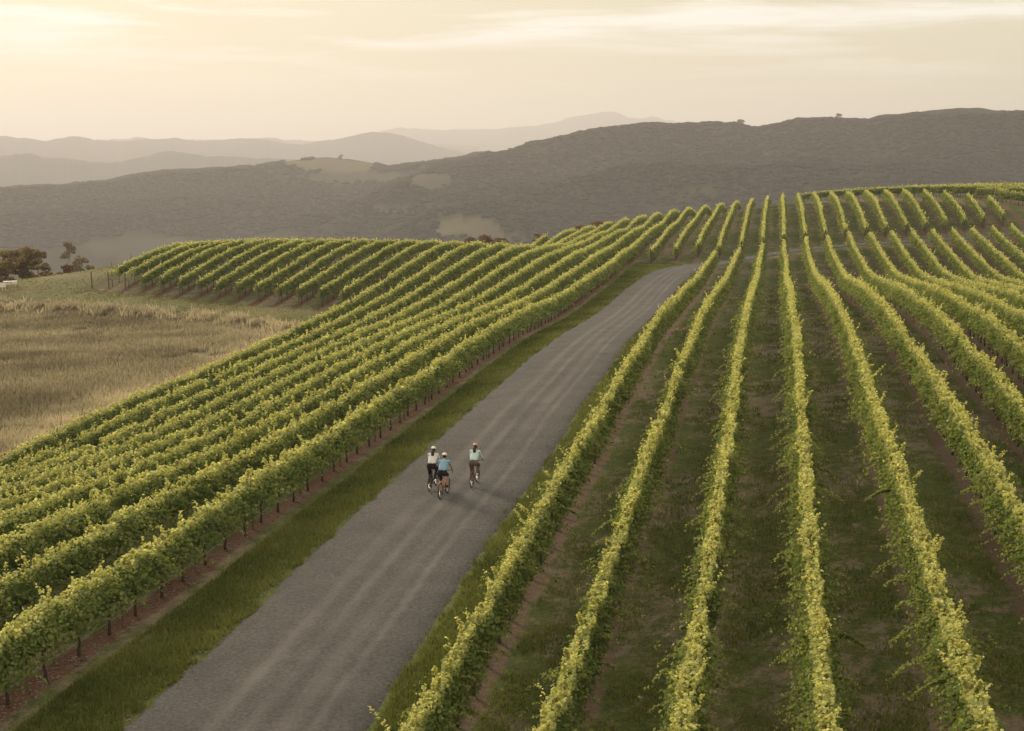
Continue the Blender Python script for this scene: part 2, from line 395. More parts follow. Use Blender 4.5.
def road_dist(x, y):
    """signed-free distance to the road's edge (negative inside)"""
    x = np.asarray(x, float).ravel(); y = np.asarray(y, float).ravel(); o = np.full(len(x), 1e9)
    near = (x > -40) & (x < 95) & (y > -50) & (y < 260)
    idx = np.where(near)[0]
    for i in range(0, len(idx), 20000):
        j = idx[i:i+20000]
        d = np.hypot(x[j, None] - RLINE[None, :, 0], y[j, None] - RLINE[None, :, 1])
        m = d.argmin(1); o[j] = d[np.arange(len(j)), m] - RHALF[m]
    return o
def track_y(X):                       # where the track crosses above the lower block
    m = RLINE[:, 1] > 175; i = np.where(m)[0]
    return float(np.interp(X, RLINE[i, 0], RLINE[i, 1]))

# ------------------------------------------------------------------ blocks of rows: (k, y0, y1)
ROWS = []
for k in range(1, 19):
    X = rowx(k); y1 = min(track_y(X) - (2.9 if k > 1 else 6.5), 230); y0 = max(22.5, X / 0.27 - 5)
    ROWS.append(('lower', k, y0, y1))
_base = [(659,246,-2),(681,242,-1),(703,240,0),(723,240,1),(746,238,2)]
for k in range(-2, 16):
    X = rowx(k)
    y0 = {-2: 189.0, -1: 194.0, 0: 198.0}.get(k, track_y(X) + 4.5)
    y1 = np.interp(k, [-2, 2, 5, 8, 11, 13, 14, 15, 16], [300, 296, 284, 270, 255, 247, 241, 238, 236])
    ROWS.append(('upper', k, y0, float(y1)))
for k in range(-3, -12, -1):
    X = rowx(k); ROWS.append(('left', k, max(23.5, abs(X) / 0.60 - 5), float(crest_y(X)) + 10))
P = on_x(342.6, 307, rowx(-12)); ROWS.append(('knoll', -12, float(P[1]), float(crest_y(rowx(-12))) + 8))
for i, (x, y) in enumerate([(320.7,306.5),(299,305),(279,304),(257.6,302),(237,301),(216.6,299),(198,297.5),(179.6,296),(162,294),(142.5,291),(125.7,289),(109.3,287.6),(92.5,286.6)]):
    k = -13 - i; P = on_x(x, y, rowx(k)); ROWS.append(('knoll', k, float(P[1]), float(crest_y(rowx(k))) + 8))
KED = ([-130, -94, -83, -73, -64, -55, -43], [159, 157, 152.5, 148, 144, 139, 129])      # far edge of the long grass
def zone(x, y):
    """vine / meadow / lush weights and red-soil weight"""
    x = np.asarray(x, float).ravel(); y = np.asarray(y, float).ravel()
    j = 0.35 * fbm(x / 3, y / 3, 2, 3)
    v = np.zeros(len(x)); u = (x - 1.31) / S + 4
    rd = road_dist(x, y)
    inr = (u > 0.62) & (u < 19) & (rd > 0.0) & (y < 240); v[inr] = 1
    upp = (u > -2.6) & (u < 17) & (y > 186) & (y < 300); v[upp] = 1
    lef = (u < -2.62) & (u > -11.6) & (y < crest_y(x) + 12); v[lef] = 1
    kx = np.array([rowx(r[1]) for r in ROWS if r[0] == 'knoll'][::-1]); ky = np.array([r[2] for r in ROWS if r[0] == 'knoll'][::-1])
    kn = (u <= -11.6) & (u > -25.6) & (y > np.interp(x, kx, ky) - 2.2 + j) & (y < crest_y(x) + 10); v[kn] = 1
    ed = np.interp(x, kx, ky)
    # long dry grass below the lawn strip in front of the knoll
    md = (u <= -11.62 + j) & (y < np.interp(x, *KED) + 3 * j) & (v == 0)
    g = np.where(md, 1.0, 0.0)
    l = np.where((rd > -0.6) & (rd < 4.0) & (v == 0) & (g == 0) & (u > -2.7), 1.0, 0.0)
    l = np.where((rd > -0.6) & (rd < 1.0 + j) & (u > 0.3) & (y < 175), 1.0, l)
    v = np.where(l > 0, 0, v)
    red = np.where(u < -2, 1.0, 0.25)
    return v, g, l, red, u

# ------------------------------------------------------------------ ground sheet
def spread(a, b, step, far, grow=1.16):
    mid = list(np.arange(a, b + 1e-6, step)); up = []; s = step; p = mid[-1]
    while p < far[1]: s *= grow; p += s; up.append(p)
    dn = []; s = step; p = mid[0]
    while p > far[0]: s *= grow; p -= s; dn.append(p)
    return np.array(dn[::-1] + mid + up)
gx = spread(-112, 52, 0.55, (-11500, 11500), 1.17)
gy1 = spread(22, 125, 0.55, (-1500, 23), 1.2); gy1 = gy1[gy1 <= 125]
gy2 = spread(126, 330, 1.1, (125.5, 14500), 1.12); gy2 = gy2[gy2 > 125.3]
gy = np.r_[gy1, gy2]
GX, GY = np.meshgrid(gx, gy)
GZ = height(GX, GY) + 0.035 * fbm(GX / 1.3, GY / 1.3, 2, 21) * (np.hypot(GX, GY) < 400)
v_, g_, l_, r_, u_ = zone(GX, GY)
rdv = road_dist(GX, GY).reshape(GX.shape)
GZ = GZ - 0.10 * (1 - sstep(-0.7, -0.1, rdv))
nxn, nyn = len(gx), len(gy)
ii, jj = np.meshgrid(np.arange(nyn - 1), np.arange(nxn - 1), indexing='ij')
q0 = (ii * nxn + jj).ravel(); quads = np.c_[q0, q0 + 1, q0 + nxn + 1, q0 + nxn]
me = mesh_np('ground', np.c_[GX.ravel(), GY.ravel(), GZ.ravel()], quads, [M['ground']], True)
attr(me, 'row_u', u_); attr(me, 'zone', np.c_[v_, g_, l_, r_], 'FLOAT_COLOR')
tag(link('ground', me), kind='structure')

# ------------------------------------------------------------------ road sheet
na = 17; ac = np.linspace(-1, 1, na)
tan = np.gradient(RLINE, axis=0); tan /= np.hypot(*tan.T)[:, None]; nor = np.c_[tan[:, 1], -tan[:, 0]]
co = []; aa = []; ll = []
for i in range(len(RLINE)):
    w = RHALF[i] + 0.05 * vnoise(RLEN[i] / 1.1, 0, 4) + 0.07 * vnoise(RLEN[i] / 0.4, 3, 5) + 0.09 * vnoise(RLEN[i] / 0.17, 33, 5)
    w2 = RHALF[i] + 0.05 * vnoise(RLEN[i] / 1.3, 9, 4) + 0.07 * vnoise(RLEN[i] / 0.4, 13, 5) + 0.09 * vnoise(RLEN[i] / 0.17, 43, 5)
    for a in ac:
        p = RLINE[i] + nor[i] * a * (w if a > 0 else w2); e = abs(a) > 0.99
        co.append((p[0], p[1], 0)); aa.append(a); ll.append(RLEN[i])
co = np.array(co); aa = np.array(aa)
ruts = sum(np.exp(-((aa - c) / s) ** 2) * -0.03 for c, s in ((-.28, .1), (.3, .1)))
co[:, 2] = height(co[:, 0], co[:, 1]) + 0.045 + 0.05 * (1 - aa ** 2) + ruts - 0.16 * (np.abs(aa) > .99)
q = np.array([(i * na + j, i * na + j + 1, (i + 1) * na + j + 1, (i + 1) * na + j) for i in range(len(RLINE) - 1) for j in range(na - 1)])
q = q[:, ::-1]
me = mesh_np('road', co, q, [M['road']], True); attr(me, 'across', aa); attr(me, 'along', np.array(ll))
tag(link('road', me), kind='structure')

# ------------------------------------------------------------------ hills
def hill(name, sil, D,  wf, wb, base=VALLEY - 8, nu=640, nv=44, rough=14, fields=None, seed=0, front=1.3, drop=0.0, jag=1.0):
    xs = np.array([p[0] for p in sil], float); ys = np.array([p[1] for p in sil], float) + drop
    px = np.linspace(xs[0], xs[-1], nu)
    # smooth interpolation of the crest line, with small bumps of its own
    yy = np.interp(px, xs, ys); kern = np.hanning(9); kern /= kern.sum(); yy = np.convolve(np.pad(yy, 4, 'edge'), kern, 'valid')
    yy = yy + jag * (0.9 * fbm(px / 16, px * 0 + seed, 3, seed) + 0.35 * fbm(px / 3.5, px * 0 + seed, 2, seed + 1))
    d = _Fw[None] + _R[None] * ((px - CX) / F)[:, None] + _U[None] * ((CY - yy) / F)[:, None]
    hor = np.hypot(d[:, 0], d[:, 1]); az = np.arctan2(d[:, 0], d[:, 1]); zc = CAM_Z + d[:, 2] / hor * D
    vv = np.r_[np.linspace(0, 1, nv), 1 + np.linspace(0, 1, nv // 2)[1:]]
    A, V = np.meshgrid(az, vv); Zc = np.broadcast_to(zc, A.shape)
    spur = 0.5 + 0.5 * fbm(A * D / (wf * 0.55), V * 0 + seed, 3, seed + 2)
    r = np.where(V <= 1, D - wf * (0.75 + 0.5 * spur) * (1 - V), D + wb * (V - 1))
    t = np.where(V <= 1, V, 2 - V)
    pr = np.where(V <= 1, 1 - (1 - t) ** front, sstep(0, 1, t))
    X = np.sin(A) * r; Y = np.cos(A) * r
    n = fbm(X / (wf * .30), Y / (wf * .30), 5, seed + 9)
    Zg = base + (Zc - base) * pr + n * rough * np.minimum(1, 4.5 * t * (1 - t)) * 1.6
    Zg += rough * 0.10 * fbm(X / (wf * .04), Y / (wf * .04), 2, seed + 5) * t
    # keep the crest the highest thing seen: clamp the front slope under the sight line to the crest
    lim = CAM_Z + (Zc - CAM_Z) * (r / D) - 2.0
    Zg = np.where((V < 1) & (Zg > lim), lim, Zg)
    nr, nc = A.shape
    a, b = np.meshgrid(np.arange(nr - 1), np.arange(nc - 1), indexing='ij'); q0 = (a * nc + b).ravel()
    P = np.c_[X.ravel(), Y.ravel(), Zg.ravel()]
    me = mesh_np(name, P, np.c_[q0, q0 + 1, q0 + nc + 1, q0 + nc], [M['hill']], True)
    f = np.zeros(len(P))
    if fields:
        Q = P - _C; fw = Q @ _Fw; sx = CX + F * (Q @ _R) / fw; sy = CY - F * (Q @ _U) / fw
        for (cx, cyy, rx, ry, s) in fields:
            dd = ((sx - cx) / rx) ** 2 + ((sy - cyy) / ry) ** 2 + 0.5 * fbm(sx / 14, sy / 8, 3, 31)
            f = np.maximum(f, (1 - sstep(0.8, 1.05, dd)) * s * (V.ravel() < 1.02))
    attr(me, 'field', f); o = link(name, me); tag(o, kind='structure')
    return P, f, V.ravel(), nr, nc
_ico = [(0,-.526,.851),(0,.526,.851),(0,-.526,-.851),(0,.526,-.851),(-.526,.851,0),(.526,.851,0),(-.526,-.851,0),(.526,-.851,0),(-.851,0,.526),(.851,0,.526),(-.851,0,-.526),(.851,0,-.526)]
_icf = [(0,9,1),(0,1,8),(1,4,8),(1,5,4),(1,9,5),(9,11,5),(5,11,3),(5,3,4),(4,3,10),(4,10,8),(8,10,6),(8,6,0),(6,7,0),(7,9,0),(7,11,9),(7,2,11),(2,3,11),(10,3,2),(6,10,2),(6,2,7)]
_ico = np.array(_ico); _icf = np.array(_icf)
def woodland(name, P, f, V, nr, nc, n, rad, label, crest=4500, seed=1):
    r_ = np.random.RandomState(seed); Pg = P.reshape(nr, nc, 3); fg = f.reshape(nr, nc); Vg = V.reshape(nr, nc)
    top = int(np.where(Vg[:, 0] <= 1.0)[0][-1])
    iv = r_.uniform(top * 0.25, top - 0.01, n); iv[:crest] = top - np.abs(r_.normal(0, 0.5, crest)); ju = r_.uniform(0, nc - 1.01, n)
    a = np.clip(iv, 0, nr - 2).astype(int); b = ju.astype(int); s = (iv - a)[:, None]; t = (ju - b)[:, None]
    p = (Pg[a, b] * (1 - s) + Pg[a + 1, b] * s) * (1 - t) + (Pg[a, b + 1] * (1 - s) + Pg[a + 1, b + 1] * s) * t
    ok = fg[a, b] < 0.3
    # clearings and gaps
    ok &= (fbm(p[:, 0] / 60, p[:, 1] / 60, 3, 8) > -0.42) | (r_.rand(n) < 0.3)
    p = p[ok]; m = len(p); R = rad * r_.uniform(0.55, 1.35, m); cs = np.zeros(n); cs[:crest] = 1; cs = cs[ok]
    R = R * (1 + cs * np.clip(0.05 + 0.8 * vnoise(p[:, 0] / 17, p[:, 1] * 0, seed + 3), 0, 1.3) * r_.uniform(0, 1, m))
    sc = np.c_[R, R, R * r_.uniform(0.7, 1.3, m)]
    vv = _ico[None] * sc[:, None] * r_.uniform(0.72, 1.2, (m, 12, 1)) * np.array([1, 1, .36]) + (p + np.c_[np.zeros(m), np.zeros(m), R * 0.35])[:, None]
    ff = _icf[None] + (np.arange(m) * 12)[:, None, None]
    me = mesh_np(name, vv.reshape(-1, 3), ff.reshape(-1, 3), [M['forest']], True)
    attr(me, 'age', np.repeat(r_.uniform(0, 1, m) ** 2, 12))
    tag(link(name, me), label, 'woodland', kind='stuff')
def forest_mat():
    m, t, o = newmat('forest_canopy'); at = N(t, 'ShaderNodeAttribute', attribute_name='age')
    c = N(t, 'ShaderNodeMix', data_type='RGBA'); c.inputs[6].default_value = (0.036, 0.034, 0.027, 1); c.inputs[7].default_value = (0.050, 0.045, 0.034, 1)
    d = N(t, 'ShaderNodeBsdfDiffuse'); t.links.new(at.outputs['Fac'], c.inputs[0]); t.links.new(c.outputs[2], d.inputs[0]); t.links.new(d.outputs[0], o.inputs[0]); return m
M['forest'] = forest_mat()
hill('hill', [(250,150),(330,142),(365,137),(385,130),(400,128),(440,130),(480,129),(520,128),(550,124),(575,116),(600,112),(612,110.5),(622,115),(628,118),(640,119),(655,116.5),(665,120),(700,126),(800,130),(1000,134),(1300,140)], 11500, 2500, 1800, seed=1, rough=60, jag=1.3)
hill('hill', [(-300,140),(0,141),(80,141),(130,138.5),(200,140),(260,138),(330,141),(480,146)], 9000, 1800, 1200, seed=17, rough=50, jag=1.6)
hill('hill', [(-300,146),(-100,138),(-30,141),(0,137),(10,137),(20,139),(45,141),(60,138),(70,136),(80,137.5),(100,139.5),(120,142),(150,139),(175,138.5),(205,142),(225,139),(240,138),(255,138.5),(275,142),(300,145),(325,141),(345,137),(360,134.5),(372,132),(385,133),(400,136),(420,141),(450,150),(500,162),(600,170)], 6800, 1500, 1100, seed=23, rough=40, jag=1.4)
hill('hill', [(-300,152),(-60,150),(0,157),(30,154),(60,158),(110,163),(140,158),(165,151),(200,155),(260,158),(330,160)], 4800, 1000, 900, seed=29, rough=30, jag=1.6)
fl = [(330,166,48,7,1.0),(355,178,60,6,0.45),(468,228,34,11,1.0),(500,240,26,6,.9),(430,182,24,9,0.5),(140,247,62,12,0.35),(300,205,40,6,.25),(390,210,22,3,.5)]
HD = hill('hill', [(-350,215),(-100,196),(0,187),(30,185),(70,183),(110,179),(150,171),(180,167.5),(210,167),(250,166),(275,161),(300,157),(330,155.5),(350,157),(370,161),(388,165),(405,163),(425,161),(445,158),(475,152),(560,150),(640,160)], 2300, 850, 500, fields=fl, seed=41, rough=26, nv=60, drop=2.2, jag=0.3)
HE = hill('hill', [(300,215),(360,195),(400,178),(430,166),(455,160),(470,157),(485,152.5),(500,151),(520,144),(550,137),(575,131.5),(600,127.5),(620,124),(640,122.5),(670,122),(700,121.5),(735,120.5),(748,124),(756,126),(775,121),(800,117),(830,115.5),(850,118),(868,119),(885,115.5),(905,113),(930,112),(960,111.5),(1024,111.5),(1200,112),(1500,120)], 1900, 800, 450, fields=fl + [(700,190,70,3,0.25)], seed=53, rough=32, nv=60, drop=2.6, jag=0.3)
woodland('woodland', *HD, 30000, 4.0, 'dark wooded slopes of the hills on the left beyond the vineyard', seed=3)
woodland('woodland', *HE, 34000, 3.6, 'dark wooded slopes of the long ridge on the right beyond the vineyard', seed=4)
tops = {'A': 0}

# ------------------------------------------------------------------ haze: a closed box of even air
bx = 12000.0
hv = [(-bx, -1600, VALLEY - 60), (bx, -1600, VALLEY - 60), (bx, 15200, VALLEY - 60), (-bx, 15200, VALLEY - 60)]
HZT = 400.0
hv += [(a, b, HZT) for a, b, c in hv]
me = mesh_np('haze', hv, [(0,3,2,1),(4,5,6,7),(0,1,5,4),(1,2,6,5),(2,3,7,6),(3,0,4,7)])
hm = bpy.data.materials.new('haze_air'); hm.use_nodes = True; t = hm.node_tree; t.nodes.clear()
o_ = N(t, 'ShaderNodeOutputMaterial'); pv = N(t, 'ShaderNodeVolumePrincipled')
pv.inputs['Color'].default_value = (0.96, 0.93, 1.0, 1); pv.inputs['Density'].default_value = 1.75e-4; pv.inputs['Anisotropy'].default_value = 0.30
t.links.new(pv.outputs[0], o_.inputs['Volume']); me.materials.append(hm)
tag(link('haze', me), 'pale golden haze over the valley', 'haze', kind='stuff')

# ------------------------------------------------------------------ vines
def lod(d):
    q = np.maximum(1, d / 42.0)
    return 900 * q ** -1.34, 0.100 * q ** 0.58
def leaf_quads(c, n, t, a, b, fold):
    """one folded leaf of two quads: base, l1, tip, r1 + a midrib"""
    s = np.cross(n, t); s /= np.linalg.norm(s, axis=1)[:, None] + 1e-9
    a = a[:, None]; b = b[:, None]; up = n * (fold[:, None] * b)
    base = c - t * a * .5; tip = c + t * a * .5
    l1 = c - t * a * .22 + s * b * .5 + up; l2 = c + t * a * .2 + s * b * .40 + up
    r1 = c - t * a * .22 - s * b * .5 + up; r2 = c + t * a * .2 - s * b * .40 + up
    V = np.stack([base, l1, l2, tip, r2, r1], 1)
    m = len(c); o = (np.arange(m) * 6)[:, None]
    Fq = np.concatenate([o + [0, 3, 2, 1], o + [0, 5, 4, 3]], 0)
    return V.reshape(-1, 3), Fq, 6
def leaf_kite(c, n, t, a, b, fold):
    s = np.cross(n, t); s /= np.linalg.norm(s, axis=1)[:, None] + 1e-9
    a = a[:, None]; b = b[:, None]; up = n * (fold[:, None] * b)
    V = np.stack([c - t * a * .5, c + s * b * .5 + up, c + t * a * .5, c - s * b * .5 + up], 1)
    o = (np.arange(len(c)) * 4)[:, None]
    return V.reshape(-1, 3), o + [0, 1, 2, 3], 4
LEAVES = [0]
def rand_unit(r_, m):
    v = r_.normal(size=(m, 3)); return v / (np.linalg.norm(v, axis=1)[:, None] + 1e-9)
def make_foliage(path, root, seed, dens=1.0, low=0.62, fade=None, hscale=1.0, vine_gap=1.85, wide=1.0, gap=0.38):
    """path (n,2) plan line; returns mesh in coordinates relative to root"""
    r_ = np.random.RandomState(seed)
    seg = np.hypot(*(path[1:] - path[:-1]).T); L = np.r_[0, np.cumsum(seg)]; ns = max(8, int(L[-1] / 0.25))
    s = np.linspace(0, L[-1], ns); px = np.interp(s, L, path[:, 0]); py = np.interp(s, L, path[:, 1])
    d = np.hypot(np.hypot(px, py), 14)
    de, _ = lod(d); de = de * dens
    if fade is not None: de = de * np.interp(s, *fade)
    cdf = np.r_[0, np.cumsum((de[1:] + de[:-1]) / 2 * np.diff(s))]; n = int(cdf[-1])
    sm = np.interp(r_.uniform(0, cdf[-1], n), cdf, s)
    x = np.interp(sm, L, path[:, 0]); y = np.interp(sm, L, path[:, 1]); dd = np.hypot(np.hypot(x, y), 14)
    _, size = lod(dd)
    tx = np.gradient(px); ty = np.gradient(py); tn = np.hypot(tx, ty); tx /= tn; ty /= tn
    lx = np.interp(sm, s, tx); ly = np.interp(sm, s, ty); nx_, ny_ = ly, -lx
    # each vine is a lump of its own; tops are ragged, sides swell and thin
    ph = sm / vine_gap; vid = np.round(ph); off = np.abs(ph - vid)
    lump = 1 - gap * (off * 2) ** 2
    vg = vnoise(vid * 7.31, seed * 3.7, 77); weak = np.where(vnoise(vid * 3.17, seed * 9.1, 78) > 0.86, 0.45, 1.0); big = vnoise(sm / 0.7, seed * 1.3, 5); big2 = vnoise(sm / 3.6, seed * 2.1, 6)
    top = (VH - 0.10 - 0.35 * (1 - weak) + 0.13 * big + 0.08 * big2 + 0.11 * vg - 0.05 + 0.10 * vnoise(sm / 0.3, seed, 8)) * hscale
    bot = low + 0.16 * (1 - lump) * 2 + 0.13 * vnoise(sm / 0.45, seed * .7, 9) + 0.08 * vg
    z = r_.beta(1.35, 1.0, n); hz = bot + (top - bot) * z
    wmax = (0.50 + 0.20 * vnoise(sm / 0.9, z * 3 + seed, 12) + 0.10 * vg) * lump * wide * weak
    prof = np.where(z < 0.3, 0.8 + 0.66 * z, 1 - 0.68 * ((z - 0.3) / 0.7) ** 0.9)
    side = r_.choice([-1, 1], n); rad = 1 + np.where(r_.rand(n) < .72, -np.abs(r_.normal(0, 0.3, n)), np.abs(r_.normal(0, .28, n)) * (z < .75)); rad = np.where(z > 0.72, np.where(r_.rand(n) < .6, r_.uniform(-1, 1, n), rad), rad); rad = np.clip(rad, -1, 1.75)
    w = side * wmax * prof * rad
    # stray shoots: tips standing above the top or leaning out to the sides
    nsh = int(L[-1] / 0.085)
    sh_s = r_.uniform(0, L[-1], nsh); sh_len = np.minimum(r_.gamma(2.0, 0.125, nsh), .6); sh_side = r_.normal(0, 0.55, nsh); lowsh = r_.rand(nsh) < 0.60
    pick = r_.rand(n) < np.where(dd < 130, 0.34, 0.22); pi = np.where(pick)[0]
    which = r_.randint(0, max(nsh, 1), len(pi)); tt = r_.rand(len(pi)) ** 0.8
    ss = sh_s[which]; keep = (np.abs(ss - sm[pi]) < 1e9)
    # move only to shoots of about the same distance so that density stays even
    order = np.argsort(sh_s); sh_s = sh_s[order]; sh_len = sh_len[order]; sh_side = sh_side[order]; lowsh = lowsh[order]
    idx = np.clip(np.searchsorted(sh_s, sm[pi] + r_.normal(0, 0.3, len(pi))), 0, nsh - 1)
    sm[pi] = sh_s[idx]; lo_ = lowsh[idx]; ln = sh_len[idx] * tt * np.where(lo_, 1.8, 1.0); sd = sh_side[idx]
    x[pi] = np.interp(sm[pi], L, path[:, 0]); y[pi] = np.interp(sm[pi], L, path[:, 1])
    along = 0.25 * np.sin(idx * 12.9) * ln
    tz = np.where(lo_, 0.9 + 0.5 * np.abs(np.sin(idx * 3.3)) + ln * 0.25 - ln ** 2 * .7, (VH - 0.2) * hscale + ln * 1.0)
    tw = np.where(lo_, np.sign(sd + 1e-6) * (0.20 + ln * 1.0), sd * (0.15 + ln * 0.55))
    hz[pi] = tz + r_.normal(0, .025, len(pi)); w[pi] = tw + r_.normal(0, .03, len(pi))
    x[pi] += lx[pi] * along; y[pi] += ly[pi] * along
    x = x + nx_ * w; y = y + ny_ * w
    if fade is not None: pass
    gz = height(x, y); c = np.c_[x - root[0], y - root[1], gz + hz - root[2]]
    outw = np.c_[nx_ * np.sign(w), ny_ * np.sign(w), np.zeros(n)]
    zz = np.clip((hz - bot) / (top - bot + 1e-6), 0, 1.2)
    nrm = outw * (0.9 * (1.1 - zz))[:, None] + np.array([0, 0, 1.0]) * (0.25 + 0.8 * zz)[:, None] + rand_unit(r_, n) * 0.95
    nrm /= np.linalg.norm(nrm, axis=1)[:, None]
    t = rand_unit(r_, n) + np.array([0, 0, -0.7]) + outw * .4; t -= nrm * (t * nrm).sum(1)[:, None]; t /= np.linalg.norm(t, axis=1)[:, None] + 1e-9
    a = size * r_.uniform(0.65, 1.25, n); b = a * r_.uniform(0.8, 1.05, n)
    tipf = np.zeros(n); tipf[pi] = tt
    a *= 1 - 0.4 * tipf; b *= 1 - 0.4 * tipf
    fold = r_.uniform(-0.05, 0.35, n)
    age = np.clip(0.03 + 0.20 * r_.rand(n) ** 2 + 0.80 * np.clip((zz - 0.66) / 0.34, 0, 1) ** 1.2 * r_.uniform(0.35, 1.15, n) + 0.22 * tipf + 0.08 * vg, 0, 1)  # young tips are pale; canopy tops paler still, with sunlight painted in
    near = dd < 75
    Va, Fa, ka = leaf_quads(c[near], nrm[near], t[near], a[near], b[near], fold[near])
    Vb, Fb, kb = leaf_kite(c[~near], nrm[~near], t[~near], a[~near], b[~near], fold[~near])
    # woody, leafy middle of the row, ragged, so that no light shows straight through
    ns2 = max(6, int(L[-1] / 0.45)); s2 = np.linspace(0.3, L[-1] - 0.3, ns2); cx = np.interp(s2, L, path[:, 0]); cy_ = np.interp(s2, L, path[:, 1])
    g = height(cx, cy_); ax = np.interp(s2, s, tx); ay = np.interp(s2, s, ty); lum2 = 1 - 0.3 * (np.abs(s2 / vine_gap - np.round(s2 / vine_gap)) * 2) ** 2
    ang = np.linspace(0, 2 * np.pi, 8, endpoint=False); ring = []
    fd = np.interp(s2, *fade) if fade is not None else np.ones(ns2)
    for i, an in enumerate(ang):
        j1 = 1 + 0.35 * vnoise(s2 * 1.7, i * 3.1 + seed, 55)
        ring.append(np.c_[cx + ay * np.cos(an) * 0.17 * j1 * lum2 * wide - root[0], cy_ - ax * np.cos(an) * 0.17 * j1 * lum2 * wide - root[1],
                          g + (1.30 + np.sin(an) * 0.46 * j1 * lum2) * hscale - root[2] + 0.02 * (fd < .5)])
    Vc = np.stack(ring, 1).reshape(-1, 3)
    a_, b_ = np.meshgrid(np.arange(ns2 - 1), np.arange(8), indexing='ij'); okc = (fd[:-1] > 0.5)
    Fc = np.stack([a_ * 8 + b_, a_ * 8 + (b_ + 1) % 8, (a_ + 1) * 8 + (b_ + 1) % 8, (a_ + 1) * 8 + b_], -1)[okc].reshape(-1, 4)
    V = np.concatenate([Va, Vb, Vc]); Fq = np.concatenate([Fa, Fb + len(Va), Fc + len(Va) + len(Vb)])
    pale_v = np.concatenate([np.repeat(age[near], ka), np.repeat(age[~near], kb), np.full(len(Vc), 0.02)])
    me = mesh_np('foliage', V, Fq, [M['vine']], False); attr(me, 'age', pale_v); LEAVES[0] += n
    return me

def tube(bm, pts, rad, sides=6, cap=True):
    """tapered tube through pts"""
    pts = [Vector(p) for p in pts]; rings = []
    for i, p in enumerate(pts):
        d = (pts[min(i + 1, len(pts) - 1)] - pts[max(i - 1, 0)]).normalized()
        u = d.orthogonal().normalized() if abs(d.z) > 0.9 else d.cross(Vector((0, 0, 1))).normalized(); v = d.cross(u)
        if i and u.dot(pu) < 0: u = -u; v = -v
        pu = u
        r = rad[i] if hasattr(rad, '__len__') else rad
        rings.append([bm.verts.new(p + (u * math.cos(2 * math.pi * k / sides) + v * math.sin(2 * math.pi * k / sides)) * r) for k in range(sides)])
    for a, b in zip(rings[:-1], rings[1:]):
        for k in range(sides): bm.faces.new((a[k], a[(k + 1) % sides], b[(k + 1) % sides], b[k]))
    if cap: bm.faces.new(rings[0][::-1]); bm.faces.new(rings[-1])
def bm_mesh(name, bm, mat, smooth=False):
    bmesh.ops.recalc_face_normals(bm, faces=bm.faces)
    me = bpy.data.meshes.new(name); bm.to_mesh(me); bm.free()
    if mat: me.materials.append(mat)
    if smooth: me.polygons.foreach_set('use_smooth', [True] * len(me.polygons))
    return me
TR = []
for i in range(5):                                           # five gnarled trunks with a cordon arm each way
    bm = bmesh.new(); q = random.Random(40 + i); lean = q.uniform(-.07, .07)
    pts = [(0, 0, -0.12)] + [(q.uniform(-.025, .025), lean * k / 5 + q.uniform(-.03, .03), 0.82 * k / 5) for k in range(1, 6)]
    tube(bm, pts, [.062, .050, .042, .040, .042, .048], 7)
    e = pts[-1]
    for sgn in (-1, 1):
        tube(bm, [e] + [(e[0] + q.uniform(-.02, .02), e[1] + sgn * .22 * k, e[2] + 0.05 + q.uniform(-.02, .03)) for k in range(1, 5)], [.038, .030, .026, .022, .014], 6)
        for k in (1, 2, 3, 4):
            y = e[1] + sgn * .2 * k; tube(bm, [(e[0], y, e[2] + .04), (e[0] + q.uniform(-.05, .05), y + q.uniform(-.06, .06), e[2] + .55)], [.009, .006], 4)
    TR.append(bm_mesh('trunk', bm, M['bark'], True))
def post_mesh(h, r, lean=0):
    bm = bmesh.new(); tube(bm, [(0, 0, -0.3), (0, lean * .5, h * .5), (0, lean, h - .02), (0, lean, h)], [r, r, r * .97, r * .8], 8)
    return bm_mesh('post', bm, M['post'])
PM = post_mesh(1.95, .045); PS = post_mesh(1.9, .038); PE = post_mesh(2.05, .085, -0.12); PEr = post_mesh(2.05, .085, 0.12)

